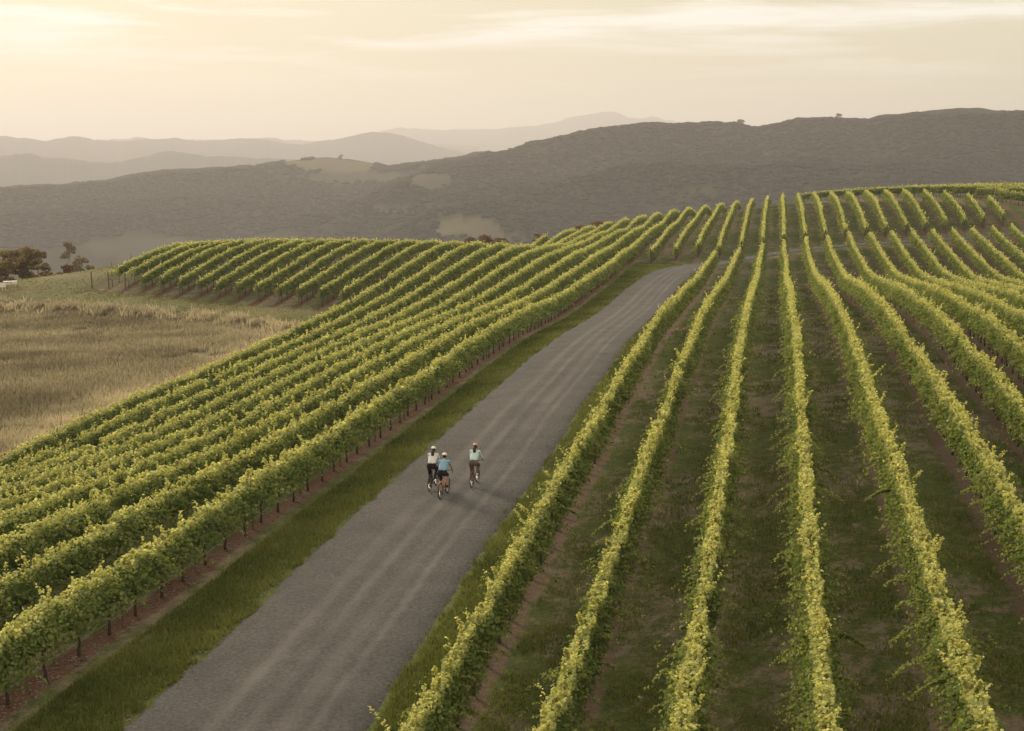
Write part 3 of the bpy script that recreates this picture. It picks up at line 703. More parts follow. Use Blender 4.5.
def ordinal(n): return ['', 'first', 'second', 'third', 'fourth', 'fifth', 'sixth', 'seventh', 'eighth', 'ninth', 'tenth', 'eleventh', 'twelfth', 'thirteenth', 'fourteenth', 'fifteenth', 'sixteenth', 'seventeenth', 'eighteenth', 'nineteenth', 'twentieth'][n]
def vine_row(path, label, group, seed, n_trunk, n_post, low=0.60, wide=0.92, gap=0.38, dens=1.0, fade=None, hscale=1.0, hose=True, start_s=0, young=False, post_step=5.55):
    path = np.asarray(path, float); z0 = float(height(path[0, 0], path[0, 1])); root = (path[0, 0], path[0, 1], z0)
    t = thing('vine_row', label, 'vine row', root, 0, group)
    seg = np.hypot(*(path[1:] - path[:-1]).T); L = np.r_[0, np.cumsum(seg)]
    at = lambda s: (float(np.interp(s, L, path[:, 0])), float(np.interp(s, L, path[:, 1])))
    q = random.Random(seed * 31 + 5)
    dirv = math.atan2(path[-1, 0] - path[0, 0], path[-1, 1] - path[0, 1])
    if not young: link('foliage', make_foliage(path, root, seed, dens, low, fade, hscale, wide=wide, gap=gap), t)
    def put(name, me, s, rz=0, sc=1.0, dx=0):
        X, Y = at(s); X += dx; o = link(name, me, t, (X - root[0], Y - root[1], float(height(X, Y)) - root[2])); o.rotation_euler = (0, 0, rz - dirv); o.scale = (1, 1, sc); return o
    if not young:
        nt_all = int(L[-1] / 1.85)
        for i in range(min(nt_all, n_trunk)):
            put('trunk', TR[q.randrange(5)], i * 1.85 + 0.9 + q.uniform(-.1, .1), q.choice([0, math.pi]), q.uniform(.92, 1.08), q.uniform(-.04, .04))
        if n_trunk >= 100 and nt_all > 100:
            bm = bmesh.new()
            for i in range(100, nt_all):
                X, Y = at(i * 1.85 + .9); z = float(height(X, Y)) - root[2]; a = (X - root[0], Y - root[1])
                tube(bm, [(a[0], a[1], z - .1), (a[0] + q.uniform(-.03, .03), a[1] + q.uniform(-.04, .04), z + .42), (a[0], a[1], z + .9)], [.055, .042, .045], 6)
            tag(link('trunk', bm_mesh('trunk', bm, M['bark'], True), t), kind='stuff')
    put('end_post', PE, 0.0)
    for i in range(min(n_post, int(L[-1] / post_step))):
        put('post', PM if i % 3 == 0 else PS, (i + 1) * post_step, q.uniform(0, 3), q.uniform(.96, 1.03))
    put('end_post', PEr, L[-1])
    # wires follow the ground between the posts
    bm = bmesh.new(); sw = np.arange(0, min(L[-1], 140), 5.55); sw = np.r_[sw, L[-1]] if L[-1] < 140 else sw
    for hz in (0.95, 1.3, 1.65):
        tube(bm, [(at(s)[0] - root[0], at(s)[1] - root[1], float(height(*at(s))) - root[2] + hz) for s in sw], 0.004, 3)
    link('wire', bm_mesh('wire', bm, M['wire']), t)
    if hose:
        bm = bmesh.new(); sw = np.arange(0, min(L[-1], 170), 1.85)
        tube(bm, [(at(s)[0] - root[0] + .03, at(s)[1] - root[1], float(height(*at(s))) - root[2] + .42 + .025 * math.sin(s * 5)) for s in sw], 0.010, 5)
        link('drip_hose', bm_mesh('drip_hose', bm, M['hose']), t)
    return t
def line(X, y0, y1, step=2.0):
    n = max(3, int((y1 - y0) / step)); yy = np.linspace(y0, y1, n); return np.c_[np.full(n, X) + 0.10 * vnoise(yy / 14, X, 3), yy]
for blk, k, y0, y1 in ROWS:
    X = rowx(k)
    if blk == 'lower':
        lab = {1: 'leafy vine row on the right, running beside the right edge of the gravel road'}.get(k, f'{ordinal(k)} long vine row to the right of the gravel road, below the side track' if k > 1 else '')
        vine_row(line(X, y0, y1), lab, 'vine rows to the right of the gravel road', 100 + k, 30 if k < 10 else 8, 24 if k < 12 else 10)
    elif blk == 'upper':
        n = k + 3
        vine_row(line(X, y0, y1), f'{ordinal(n)} vine row from the left in the block above the side track', 'vine rows in the upper block above the side track', 200 + k, 5, 6, hose=False)
    elif blk == 'left':
        n = -k - 2
        lab = {1: 'front vine row left of the road, trunks bare above red soil', 9: 'outermost vine row of the left block, bordering the pale dry grass'}.get(n, f'{ordinal(n)} vine row to the left of the gravel road, behind the front row')
        vine_row(line(X, y0, y1), lab, 'vine rows to the left of the gravel road', 300 + n, 100 if n == 1 else 12, 45 if n == 1 else 14, low=0.72 if n == 1 else 0.55, wide=1.55, gap=0.40)
    else:
        n = -k - 11; fade = None; young = False; L = y1 - y0
        if n >= 12: fade = ([0, 3, 6, L], [0.25 / (n - 11), 0.6, 1, 1])
        if n >= 14: young = True
        lab = f'{ordinal(n)} vine row from the right on the knoll, starting above the lawn' if n < 13 else ('leftmost leafy vine row on the knoll, thin at its near end' if n == 13 else 'bare trellis row with dark posts at the left end of the knoll')
        vine_row(line(X, y0, y1), lab, 'vine rows on the knoll', 400 + n, 10, 8 if n < 14 else 2, fade=fade, young=young, hose=False, low=0.85, wide=1.05, gap=0.62)
# rows that run across, far right and along the skyline
_st = [(5, 298, 72), (9, 293, 68), (13.5, 288, 62), (17.5, 283, 56), (21, 277.5, 50), (24.5, 272, 42), (27.6, 266, 33), (31, 261, 29), (33.8, 252, 22), (36.4, 245, 17), (40, 240, 12)]
for j, (a0, a1, ln) in enumerate(_st):
    a = np.array([a0, a1], float); an = math.radians(-16 - 4.4 * j); b = a + np.array([math.cos(an), math.sin(an)]) * ln
    vine_row(np.linspace(a, b, max(6, int(ln / 2))), f'{ordinal(j + 1)} slanting vine row from the top in the far right block', 'slanting vine rows in the far right block', 500 + j, 4, 4, hose=False)
print('LEAVES', LEAVES[0])
# ------------------------------------------------------------------ grass
def blades(n, sampler, h, w, r_, lean=0.35, clump=None):
    """thin upright blades; sampler gives plan positions"""
    x, y = sampler(n); n = len(x); d = np.hypot(x, y)
    z = height(x, y)
    a = r_.uniform(0, 2 * np.pi, n); hh = h * r_.uniform(0.5, 1.3, n); ww = w * np.maximum(1, d / 50) * r_.uniform(.7, 1.3, n)
    lx = r_.normal(0, lean, n) * hh; ly = r_.normal(0, lean, n) * hh
    c, s = np.cos(a) * ww / 2, np.sin(a) * ww / 2
    V = np.stack([np.c_[x - c, y - s, z - .02], np.c_[x + c, y + s, z - .02], np.c_[x + c * .7 + lx * .4, y + s * .7 + ly * .4, z + hh * .6], np.c_[x - c * .7 + lx * .4, y - s * .7 + ly * .4, z + hh * .6],
                  np.c_[x + lx + c * .15, y + ly + s * .15, z + hh], np.c_[x + lx - c * .15, y + ly - s * .15, z + hh]], 1).reshape(-1, 3)
    o = (np.arange(n) * 6)[:, None]
    return V, np.concatenate([o + [0, 1, 2, 3], o + [3, 2, 4, 5]]), x, y
def grass_obj(name, label, cat, n, sampler, h, w, mat, seed, agef, lean=0.35):
    r_ = np.random.RandomState(seed); V, Fq, x, y = blades(n, sampler, h, w, r_, lean)
    me = mesh_np(name, V, Fq, [M[mat]], False)
    ag = np.clip(agef(x, y, r_), 0, 1)
    attr(me, 'age', np.repeat(ag, 6)); o = link(name, me); tag(o, label, cat, kind='stuff'); return o
def near_sample(r_, n, xa, xb, ya, yb, p=1.4):
    """more blades near the camera"""
    u = r_.rand(n); y = (ya ** (1 - p) + u * (yb ** (1 - p) - ya ** (1 - p))) ** (1 / (1 - p)); x = r_.uniform(xa, xb, n); return x, y
_r1 = np.random.RandomState(71)
def s_left_verge(n):
    x, y = near_sample(_r1, n, -19.2, -12, 23, 190, 1.5); rd = road_dist(x, y); u = (x - 1.31) / S + 4
    clump = fbm(x / .5, y / .5, 2, 61)
    ok = (rd > -0.16 + 0.30 * vnoise(x * 3, y * 1.5, 2) - .6 * (_r1.rand(len(x)) < .02)) & (u > -2.64) & (clump > -0.55); return x[ok], y[ok]
def s_right_verge(n):
    x, y = near_sample(_r1, n, -10.4, -7.0, 23, 190, 1.5); rd = road_dist(x, y); u = (x - 1.31) / S + 4
    ok = (rd > -0.16 + 0.28 * vnoise(x * 3, y * 1.5, 2) - .6 * (_r1.rand(len(x)) < .02)) & (u < 0.97); return x[ok], y[ok]
def s_alley(n):
    x, y = near_sample(_r1, n, -8.6, 24, 23, 150, 1.7); u = (x - 1.31) / S + 4; fr = np.abs(u - np.round(u))
    ok = (fr > 0.17 + 0.05 * vnoise(x * 1.5, y * 1.5, 2)) & (x < y * 0.19 + 3) & (u > .7)
    m = fbm(x / 1.3, y / 1.6, 4, 91) + 0.10 * vnoise(np.round(u - .5), y / 30, 5); ok &= (m > -0.12 - 0.055 * np.clip(x / 4, -2, 3)) & (_r1.rand(n) < np.clip(.45 + m * 2.2, .1, 1)); return x[ok], y[ok]
def s_left_alley(n):
    x, y = near_sample(_r1, n, -44, -19.4, 24, 110, 1.6); u = (x - 1.31) / S + 4; fr = np.abs(u - np.round(u))
    ok = (fr > 0.16) & (u > -11.6) & (fbm(x / 1.3, y / 1.6, 3, 93) > -0.15); return x[ok], y[ok]
tint_ = lambda base, amp, sc: (lambda x, y, r_: base + amp * fbm(x / sc, y / sc, 3, 44) + r_.normal(0, .14, len(x)))
grass_obj('grass', 'mown green grass verge between the road and the red soil on the left', 'grass', 170000, s_left_verge, .15, .03, 'grass', 81, tint_(.42, .5, 3))
grass_obj('grass', 'narrow green grass strip between the road and the vines on the right', 'grass', 60000, s_right_verge, .17, .03, 'grass', 82, tint_(.38, .4, 3))
grass_obj('grass', 'patchy dark green grass between the vine rows on the right', 'grass', 230000, s_alley, .11, .035, 'grass', 83, tint_(.42, .5, 2.5), .6)
grass_obj('grass', 'green grass between the vine rows on the left', 'grass', 30000, s_left_alley, .12, .035, 'grass', 84, tint_(.35, .4, 2.5), .5)
_ked = KED
def s_meadow(n):
    x, y = near_sample(_r1, n, -115, -41.5, 60, 170, 0.6); u = (x - 1.31) / S + 4
    m = fbm(x / 2.2, y / 2.2, 3, 17); m2 = fbm(x / 9, y / 7, 2, 19)
    ok = (u < -11.62 + .15 * vnoise(x, y, 3)) & (y < np.interp(x, *_ked) + 2.0 * vnoise(x / 3, y / 3, 6)) & (m + m2 * .6 > -0.55) & (x > -y * 0.62 - 4); return x[ok], y[ok]
def meadow_age(x, y, r_):
    e = np.exp(-((x - rowx(-11.62)) / 5.0) ** 2)            # palest, driest grass beside the vines
    return 0.24 + 0.75 * e + 0.55 * fbm(x / 7, y / 5, 4, 23) + r_.normal(0, .13, len(x))
grass_obj('dry_grass', 'tall pale dry grass meadow left of the vines', 'dry grass', 400000, s_meadow, .46, .036, 'dry', 85, meadow_age, .28)
def s_edge(n):
    x = _r1.uniform(-120, -43, n); y = np.interp(x, *_ked) + _r1.normal(-1.2, 1.0, n); ok = fbm(x / 1.6, y / 1.6, 2, 29) > -.05; return x[ok], y[ok]
grass_obj('dry_grass', 'pale feathery grass tufts along the far edge of the meadow', 'dry grass', 14000, s_edge, .95, .06, 'dry', 86, tint_(.62, .4, 4), .25)
def s_lawn(n):
    x = _r1.uniform(-120, -43, n); y = _r1.uniform(125, 210, n); kx = np.array([rowx(r[1]) for r in ROWS if r[0] == 'knoll'][::-1]); ky = np.array([r[2] for r in ROWS if r[0] == 'knoll'][::-1])
    lo = np.interp(x, *_ked); hi = np.where(x < kx[0] - 1.2, 212, np.interp(x, kx, ky) - 1.2); ok = (y > lo) & (y < hi) & (_r1.rand(n) < .35 + .6 * fbm(x / 9, y / 9, 2, 7)); return x[ok], y[ok]
grass_obj('grass', 'short olive grass of the lawn below the knoll', 'grass', 160000, s_lawn, .08, .05, 'grass', 87, tint_(.66, .4, 9), .4)

# loose stones: thrown to the road's edges and lying on the bare soil under the front row
def stones(name, label, x, y, zoff, rad, seed):
    r_ = np.random.RandomState(seed); n = len(x); R = rad * r_.uniform(.4, 1.5, n) ** 1.5
    vv = _ico[None] * (np.c_[R, R * r_.uniform(.6, 1, n), R * .55])[:, None] * r_.uniform(.75, 1.2, (n, 12, 1)) + np.c_[x, y, height(x, y) + zoff][:, None]
    me = mesh_np(name, vv.reshape(-1, 3), (_icf[None] + (np.arange(n) * 12)[:, None, None]).reshape(-1, 3), [M['stone']], False); tag(link(name, me), label, 'gravel', kind='stuff')
M['stone'] = simple('stone', (.20, .17, .145), .9, var=.4, scale=2)
i_ = _r1.randint(0, len(RLINE) - 60, 9000); sd_ = _r1.choice([-1, 1], 9000); a_ = sd_ * (RHALF[i_] - np.abs(_r1.normal(0, .35, 9000)) + .12)
xs_ = RLINE[i_, 0] + nor[i_, 0] * a_ + _r1.uniform(-.3, .3, 9000) * tan[i_, 0]; ys_ = RLINE[i_, 1] + nor[i_, 1] * a_ + _r1.uniform(-.4, .4, 9000)
ok_ = ys_ > 20; stones('gravel', 'loose stones scattered along both edges of the gravel road', xs_[ok_], ys_[ok_], .05, .022, 3)
xs_ = rowx(-3) + _r1.normal(0.1, .35, 3500); ys_ = near_sample(_r1, 3500, 0, 1, 24, 140)[1]; stones('gravel', 'small pale stones on the red soil under the front left row', xs_, ys_, .01, .025, 4)

# ------------------------------------------------------------------ trees beyond the crest
def tree(label, top_px, D, width_px, seed, mat='tree', group=None, lobes=9, n=5200, leaf=.34, base_z=None, squat=1.0, cat='tree', name='tree'):
    """a tree at distance D whose crown tops out where the photograph shows it"""
    r_ = np.random.RandomState(seed); T = at_dist(top_px[0], top_px[1], D)
    gz = float(height(T[0], T[1])) if base_z is None else base_z; H = T[2] - gz; Wd = width_px / F * D
    root = (T[0], T[1], gz); t = thing(name, label, cat, root, r_.uniform(0, 3), group)
    bm = bmesh.new(); q = random.Random(seed)
    cr = min(H * .93, Wd * 1.5 * squat)                       # crown depth
    zt = H - cr * 0.75; pts = [(0, 0, -.5)] + [(q.uniform(-.03, .03) * H * k, q.uniform(-.03, .03) * H * k, zt * k) for k in (.3, .6, 1.0)]
    rb = max(.10, min(H * .028, Wd * .035)); tube(bm, pts, [rb * 1.25, rb, rb * .85, rb * .65], 8)
    cen = []
    for i in range(lobes):
        a = i * 2.4 + q.uniform(-.4, .4); rr = Wd * .5 * math.sqrt((i + .5) / lobes) * .78; zz = H - cr * (.16 + .78 * ((i * .618) % 1)) - rr * rr / (Wd * .5) * .20
        if i == 0: rr = 0; zz = H - cr * .22
        cen.append((rr * math.cos(a), rr * math.sin(a), zz)); e = Vector(pts[-1]); c = Vector(cen[-1]); mid = e.lerp(c, .5) + Vector((0, 0, -.05 * H + q.uniform(-.02, .05) * H))
        tube(bm, [e, mid, c], [rb * .5, rb * .3, rb * .1], 6)
    link('trunk', bm_mesh('trunk', bm, M['gumbark'], True), t)
    cen = np.array(cen); k = r_.randint(0, lobes, n); R = Wd * r_.uniform(.23, .34, lobes)
    # each lobe is made of twig clusters with air between them
    nc = lobes * 22; ck = r_.randint(0, lobes, nc); cd = rand_unit(r_, nc); cd[:, 2] = np.abs(cd[:, 2]) * 1.1 - .35
    cc = cen[ck] + cd * (R[ck] * r_.uniform(.55, 1.05, nc))[:, None] * np.array([1, 1, .72]); w = r_.randint(0, nc, n)
    c = cc[w] + r_.normal(0, 1, (n, 3)) * (R.mean() * .17) * np.array([1, 1, .6]); c[:, 2] = np.minimum(c[:, 2], H)
    nr = rand_unit(r_, n) + np.array([0, 0, .5]); nr /= np.linalg.norm(nr, axis=1)[:, None]; tt = rand_unit(r_, n); tt -= nr * (tt * nr).sum(1)[:, None]; tt /= np.linalg.norm(tt, axis=1)[:, None]
    a = leaf * r_.uniform(.6, 1.3, n); V, Fq, kk = leaf_kite(c, nr, tt, a, a * .7, r_.uniform(-.1, .3, n))
    me = mesh_np('crown', V, Fq, [M[mat]], False); attr(me, 'age', np.repeat(np.clip(.35 + r_.normal(0, .2, n) + .4 * (r_.rand(nc)[w] - .5), 0, 1), kk)); link('crown', me, t); return t
G1 = 'trees behind the meadow at left'
tree('brown green gum tree cut by the left edge of the photo', (6, 245), 222, 26, 1, lobes=10, group=G1, n=7000)
tree('tallest brown green gum tree, behind the white picnic table', (25, 243.5), 226, 24, 2, lobes=10, group=G1, n=8000)
tree('gum tree with a rounded dark top, right of the tallest one', (37, 248), 224, 15, 3, lobes=7, group=G1, n=5000)
tree('low leafy bush at the foot of the gum trees', (43, 262), 220, 16, 4, lobes=6, group=G1, n=3000, squat=.8, cat='bush', name='bush')
tree('russet round bush standing alone between the gums and the knoll', (66, 262.5), 226, 17, 5, 'redtree', lobes=7, n=4200, group=G1, cat='bush', name='bush')
G2 = 'dim trees lower down the slope at left'
tree('tall dim tree in the haze above the russet bush', (67, 240), 420, 13, 6, lobes=8, n=2600, leaf=.6, group=G2)
tree('dim tree with a spreading top in the haze, left of the knoll', (79, 254), 400, 16, 7, lobes=8, n=2600, leaf=.6, group=G2)
tree('small dim tree in the haze just left of the bare posts', (88, 263), 380, 12, 8, lobes=6, n=1600, leaf=.6, group=G2)
G3 = 'tree tops showing above the vines at the crest'
tree('small dark tree top at the crest, left one of three', (470, 235.5), 330, 12, 9, 'redtree', lobes=6, n=2600, leaf=.45, group=G3)
tree('wide dark tree top at the crest, middle one of three', (485, 232.5), 335, 19, 10, 'redtree', lobes=8, n=4200, leaf=.45, group=G3)
tree('low dark tree top at the crest, right one of three', (499, 236), 332, 13, 11, 'redtree', lobes=6, n=2600, leaf=.45, group=G3)
tree('broad reddish tree top behind the vines left of the upper block', (598, 216), 345, 30, 12, 'redtree', lobes=10, n=6500, leaf=.45, group=G3)
tree('low reddish tree top at the left of the broad one', (580, 222), 343, 20, 13, 'redtree', lobes=7, n=4000, leaf=.45, group=G3)
tree('small dark tree top peeping over the vines right of the three', (537, 232.5), 330, 9, 14, 'redtree', lobes=5, n=1600, leaf=.45, group=G3)
def far_tree(label, x, y, hpx, wpx, D, seed):
    y += 2.5; b = at_dist(x, y + hpx, D - 4); tree(label, (x, y), D - 4, wpx, seed, lobes=6, n=1500, leaf=1.3, base_z=b[2], group='single trees standing up from the far ridges')
far_tree('lone thin tree on the grassy hilltop in the distance', 341, 151.5, 7, 4.5, 2298, 21)
far_tree('tallest tree on the crest of the long right ridge', 838, 110.5, 8, 6, 1900, 22)
far_tree('rounded tree on the ridge crest left of the notch', 740, 117, 6, 8, 1900, 23)
far_tree('small tree right of the tallest one on the ridge crest', 853, 115.5, 5, 6, 1900, 24)

# ------------------------------------------------------------------ picnic table and bench at the left edge
def box(bm, c, s, rz=0):
    v = bmesh.ops.create_cube(bm, size=1)['verts']; bmesh.ops.scale(bm, vec=s, verts=v)
    if rz: bmesh.ops.rotate(bm, cent=(0, 0, 0), matrix=Matrix.Rotation(rz, 3, 'X'), verts=v)
    bmesh.ops.translate(bm, vec=c, verts=v); return v
def lawn_pos(x, y):
    d = ray(x, y); t = 60.0
    while t < 400:
        P = _C + d * t
        if P[2] <= height(P[0], P[1]): break
        t += 0.5
    return P
P = lawn_pos(10.5, 287.5)
pt = thing('picnic_table', 'small white wooden picnic table on the lawn edge below the gum trees', 'table', (P[0], P[1], float(height(P[0], P[1]))), math.radians(32))
bm = bmesh.new()
for i in range(5): box(bm, (0, -.32 + .16 * i, .74), (1.7, .15, .04))
link('table_top', bm_mesh('table_top', bm, M['white']), pt)
for sx in (-.6, .6):
    for sy in (-1, 1):
        bm = bmesh.new(); box(bm, (sx, sy * .22, .36), (.05, .09, .78), sy * .45); link('leg', bm_mesh('leg', bm, M['white']), pt)
bm = bmesh.new(); box(bm, (-.6, 0, .44), (.045, 1.3, .09)); box(bm, (.6, 0, .44), (.045, 1.3, .09)); link('brace', bm_mesh('brace', bm, M['white']), pt)
for sy in (-1, 1):
    bm = bmesh.new(); box(bm, (0, sy * .56, .465), (1.7, .13, .04)); box(bm, (0, sy * .70, .465), (1.7, .13, .04)); link('seat', bm_mesh('seat', bm, M['white']), pt)
P = lawn_pos(1, 290.5)
bn = thing('garden_bench', 'weathered white bench at the left edge of the photo, beside the picnic table', 'bench', (P[0], P[1], float(height(P[0], P[1]))), math.radians(-25))
bm = bmesh.new()
for i in range(3): box(bm, (0, -.14 + .14 * i, .45), (1.5, .12, .035))
link('seat', bm_mesh('seat', bm, M['white']), bn)
bm = bmesh.new()
for i in range(3): box(bm, (0, .22 + .015 * i, .58 + .13 * i), (1.5, .03, .10))
link('backrest', bm_mesh('backrest', bm, M['white']), bn)
for sx in (-.65, .65):
    bm = bmesh.new(); box(bm, (sx, -.16, .21), (.06, .06, .44)); link('leg', bm_mesh('leg', bm, M['white']), bn)
    bm = bmesh.new(); box(bm, (sx, .19, .43), (.06, .05, .88)); link('leg', bm_mesh('leg', bm, M['white']), bn)

# ------------------------------------------------------------------ cyclists
for nme, c, ro, me_ in (('tyre', (.02, .02, .02), .8, 0), ('rim', (.06, .055, .05), .35, .8), ('chrome', (.5, .5, .5), .3, .9), ('black_plastic', (.02, .02, .02), .5, 0)):
    M[nme] = simple(nme, c, ro, me_)
M['frame_orange'] = simple('frame_orange', (.55, .22, .07), .35); M['frame_dark'] = simple('frame_dark', (.035, .03, .03), .35); M['frame_rust'] = simple('frame_rust', (.30, .10, .05), .35)
def wheel(parent, y, r=.335):
    bm = bmesh.new(); n = 40
    def torus(bm, R, rr, m=8):
        rings = []
        for i in range(n):
            a = 2 * math.pi * i / n; cx, cz = math.cos(a), math.sin(a)
            rings.append([bm.verts.new((rr * math.sin(2 * math.pi * k / m), y + cx * (R + rr * math.cos(2 * math.pi * k / m)), r + cz * (R + rr * math.cos(2 * math.pi * k / m)))) for k in range(m)])
        for i in range(n):
            for k in range(m): bm.faces.new((rings[i][k], rings[i][(k + 1) % m], rings[(i + 1) % n][(k + 1) % m], rings[(i + 1) % n][k]))
    torus(bm, r - .018, .018); w = link('wheel', bm_mesh('wheel', bm, M['tyre'], True), parent)
    bm = bmesh.new(); torus(bm, r - .046, .012, 6)
    tube(bm, [(-.05, y, r), (.05, y, r)], .02, 10); link('rim', bm_mesh('rim', bm, M['rim'], True), w)
    bm = bmesh.new()
    for i in range(20):
        a = 2 * math.pi * i / 20; tube(bm, [((-1) ** i * .03, y, r), (0, y + math.cos(a) * (r - .05), r + math.sin(a) * (r - .05))], .0016, 3)
    link('spokes', bm_mesh('spokes', bm, M['chrome']), w)
BBZ = .285; SAD = (0, -.20, .965)
def bicycle(label, mat, drop, loc, rz, crank=0.6):
    t = thing('bicycle', label, 'bicycle', loc, rz, 'bicycles ridden up the gravel road')
    hd = (0, .40, .86); hl = (0, .44, .70); bb = (0, -.05, BBZ); st = (0, -.17, .80); ra = (0, -.50, .335); fa = (0, .53, .335)
    bm = bmesh.new()
    tube(bm, [st, (hd[0], hd[1], hd[2] - .04)], .016, 8); tube(bm, [bb, hl], .019, 8); tube(bm, [bb, st], .017, 8); tube(bm, [hd, hl], .021, 8)
    for s in (-1, 1):
        tube(bm, [(s * .012, -.165, .78), (s * .055, ra[1], ra[2])], .009, 6); tube(bm, [(s * .02, bb[1], bb[2]), (s * .055, ra[1], ra[2])], .010, 6)
    tube(bm, [(-.04, bb[1], bb[2]), (.04, bb[1], bb[2])], .024, 10)
    link('frame', bm_mesh('frame', bm, M[mat], True), t)
    bm = bmesh.new()
    tube(bm, [hl, (0, .455, .68)], .018, 8); tube(bm, [(-.05, .46, .68), (.05, .46, .68)], .013, 6)
    for s in (-1, 1): tube(bm, [(s * .05, .46, .68), (s * .052, .50, .5), (s * .052, fa[1], fa[2])], .011, 6)
    link('fork', bm_mesh('fork', bm, M[mat], True), t)
    wheel(t, ra[1]); wheel(t, fa[1])
    bm = bmesh.new(); tube(bm, [st, (0, SAD[1], SAD[2] - .05)], .013, 8); link('seat_post', bm_mesh('seat_post', bm, M['chrome'], True), t)
    bm = bmesh.new(); v = bmesh.ops.create_uvsphere(bm, u_segments=14, v_segments=8, radius=1)['verts']
    for a in v: f = (1 - a.co.y) / 2; a.co = Vector((a.co.x * (.025 + .055 * f ** 1.5), SAD[1] + .02 + a.co.y * .135, SAD[2] - .02 + a.co.z * .026))
    link('saddle', bm_mesh('saddle', bm, M['black_plastic'], True), t)
    bm = bmesh.new(); tube(bm, [hd, (0, .40, .95), (0, .45, .985)], .013, 8)
    if drop:
        tube(bm, [(-.20, .46, .985), (.20, .46, .985)], .013, 8)
        for s in (-1, 1): tube(bm, [(s * .20, .46, .985), (s * .205, .53, .985), (s * .21, .57, .95), (s * .21, .55, .88), (s * .21, .50, .86)], .013, 8)
    else: tube(bm, [(-.29, .40, 1.01), (-.10, .46, .985), (.10, .46, .985), (.29, .40, 1.01)], .013, 8)
    hb = link('handlebar', bm_mesh('handlebar', bm, M['black_plastic'], True), t)
    for s in (-1, 1):
        bm = bmesh.new()
        if drop: tube(bm, [(s * .205, .54, .985), (s * .21, .56, 1.02)], .016, 6)
        else: tube(bm, [(s * .30, .397, 1.012), (s * .20, .427, 1.0)], .017, 8)
        link('grip', bm_mesh('grip', bm, M['black_plastic'], True), hb)
    cx = [(s, (s * .09, bb[1] + s * .17 * math.cos(crank), bb[2] + s * .17 * math.sin(crank))) for s in (-1, 1)]
    bm = bmesh.new(); 
    for s, e in cx: tube(bm, [(s * .05, bb[1], bb[2]), (s * .075, e[1], e[2])], .010, 6)
    tube(bm, [(.035, bb[1], bb[2]), (.042, bb[1], bb[2])], .095, 20); ck = link('crank', bm_mesh('crank', bm, M['chrome'], True), t)
    for s, e in cx:
        bm = bmesh.new(); box(bm, (s * .12, e[1], e[2]), (.09, .07, .02)); link('pedal', bm_mesh('pedal', bm, M['black_plastic']), ck)
    bm = bmesh.new(); tube(bm, [(.04, bb[1], bb[2] + .09), (.04, ra[1], ra[2] + .035)], .005, 4); tube(bm, [(.04, bb[1], bb[2] - .09), (.04, ra[1], ra[2] - .035)], .005, 4)
    tube(bm, [(.036, ra[1], ra[2]), (.044, ra[1], ra[2])], .035, 12); link('chain', bm_mesh('chain', bm, M['chrome']), t)
    return t, cx
def caps(bm, a, b, ra, rb, seg=14):
    """closed tapered capsule"""
    a = Vector(a); b = Vector(b); d = (b - a).normalized(); pts = []; rad = []
    for k in (0.02, .35, .7): pts.append(a - d * ra * math.cos(k * math.pi / 2)); rad.append(ra * math.sin(k * math.pi / 2))
    pts += [a, b]; rad += [ra, rb]
    for k in (.7, .35, 0.02): pts.append(b + d * rb * math.cos(k * math.pi / 2)); rad.append(rb * math.sin(k * math.pi / 2))
    tube(bm, pts, rad, seg)
def ell(bm, c, r):
    v = bmesh.ops.create_uvsphere(bm, u_segments=20, v_segments=14, radius=1)['verts']; bmesh.ops.scale(bm, vec=r, verts=v); bmesh.ops.translate(bm, vec=c, verts=v); return v
def fuse(name, bm, mat, voxel, smooth=4):
    """turn overlapping closed shapes into one continuous surface"""
    me = bm_mesh(name, bm, None); o = bpy.data.objects.new(name, me); COL.objects.link(o)
    m = o.modifiers.new('r', 'REMESH'); m.mode = 'VOXEL'; m.voxel_size = voxel
    s = o.modifiers.new('s', 'SMOOTH'); s.iterations = smooth; s.factor = .5
    dg = bpy.context.evaluated_depsgraph_get(); n = bpy.data.meshes.new_from_object(o.evaluated_get(dg)); bpy.data.objects.remove(o); bpy.data.meshes.remove(me)
    n.name = name; n.materials.clear(); n.materials.append(M[mat]); n.polygons.foreach_set('use_smooth', [True] * len(n.polygons)); return n
M['skin'] = simple('skin', (.46, .27, .19), .55, var=.05); M['hair'] = simple('dark_hair', (.028, .018, .013), .5, var=.3, scale=60)
M['white_cloth'] = simple('white_cloth', (.78, .74, .74), .9, var=.04); M['blue_cloth'] = simple('blue_cloth', (.26, .43, .60), .9, var=.06); M['pale_blue_cloth'] = simple('pale_blue_cloth', (.60, .73, .76), .9, var=.05)
M['black_cloth'] = simple('black_cloth', (.022, .016, .018), .85); M['taupe_cloth'] = simple('taupe_cloth', (.16, .12, .105), .9, var=.08); M['helmet_white'] = simple('helmet_white', (.78, .74, .68), .4, var=.03); M['helmet_coral'] = simple('helmet_coral', (.62, .24, .16), .4, var=.03)
M['shoe_dark'] = simple('shoe_dark', (.03, .025, .025), .6); M['shoe_white'] = simple('shoe_white', (.7, .68, .65), .6)
def lerp(a, b, t): return tuple(a[i] + (b[i] - a[i]) * t for i in range(3))
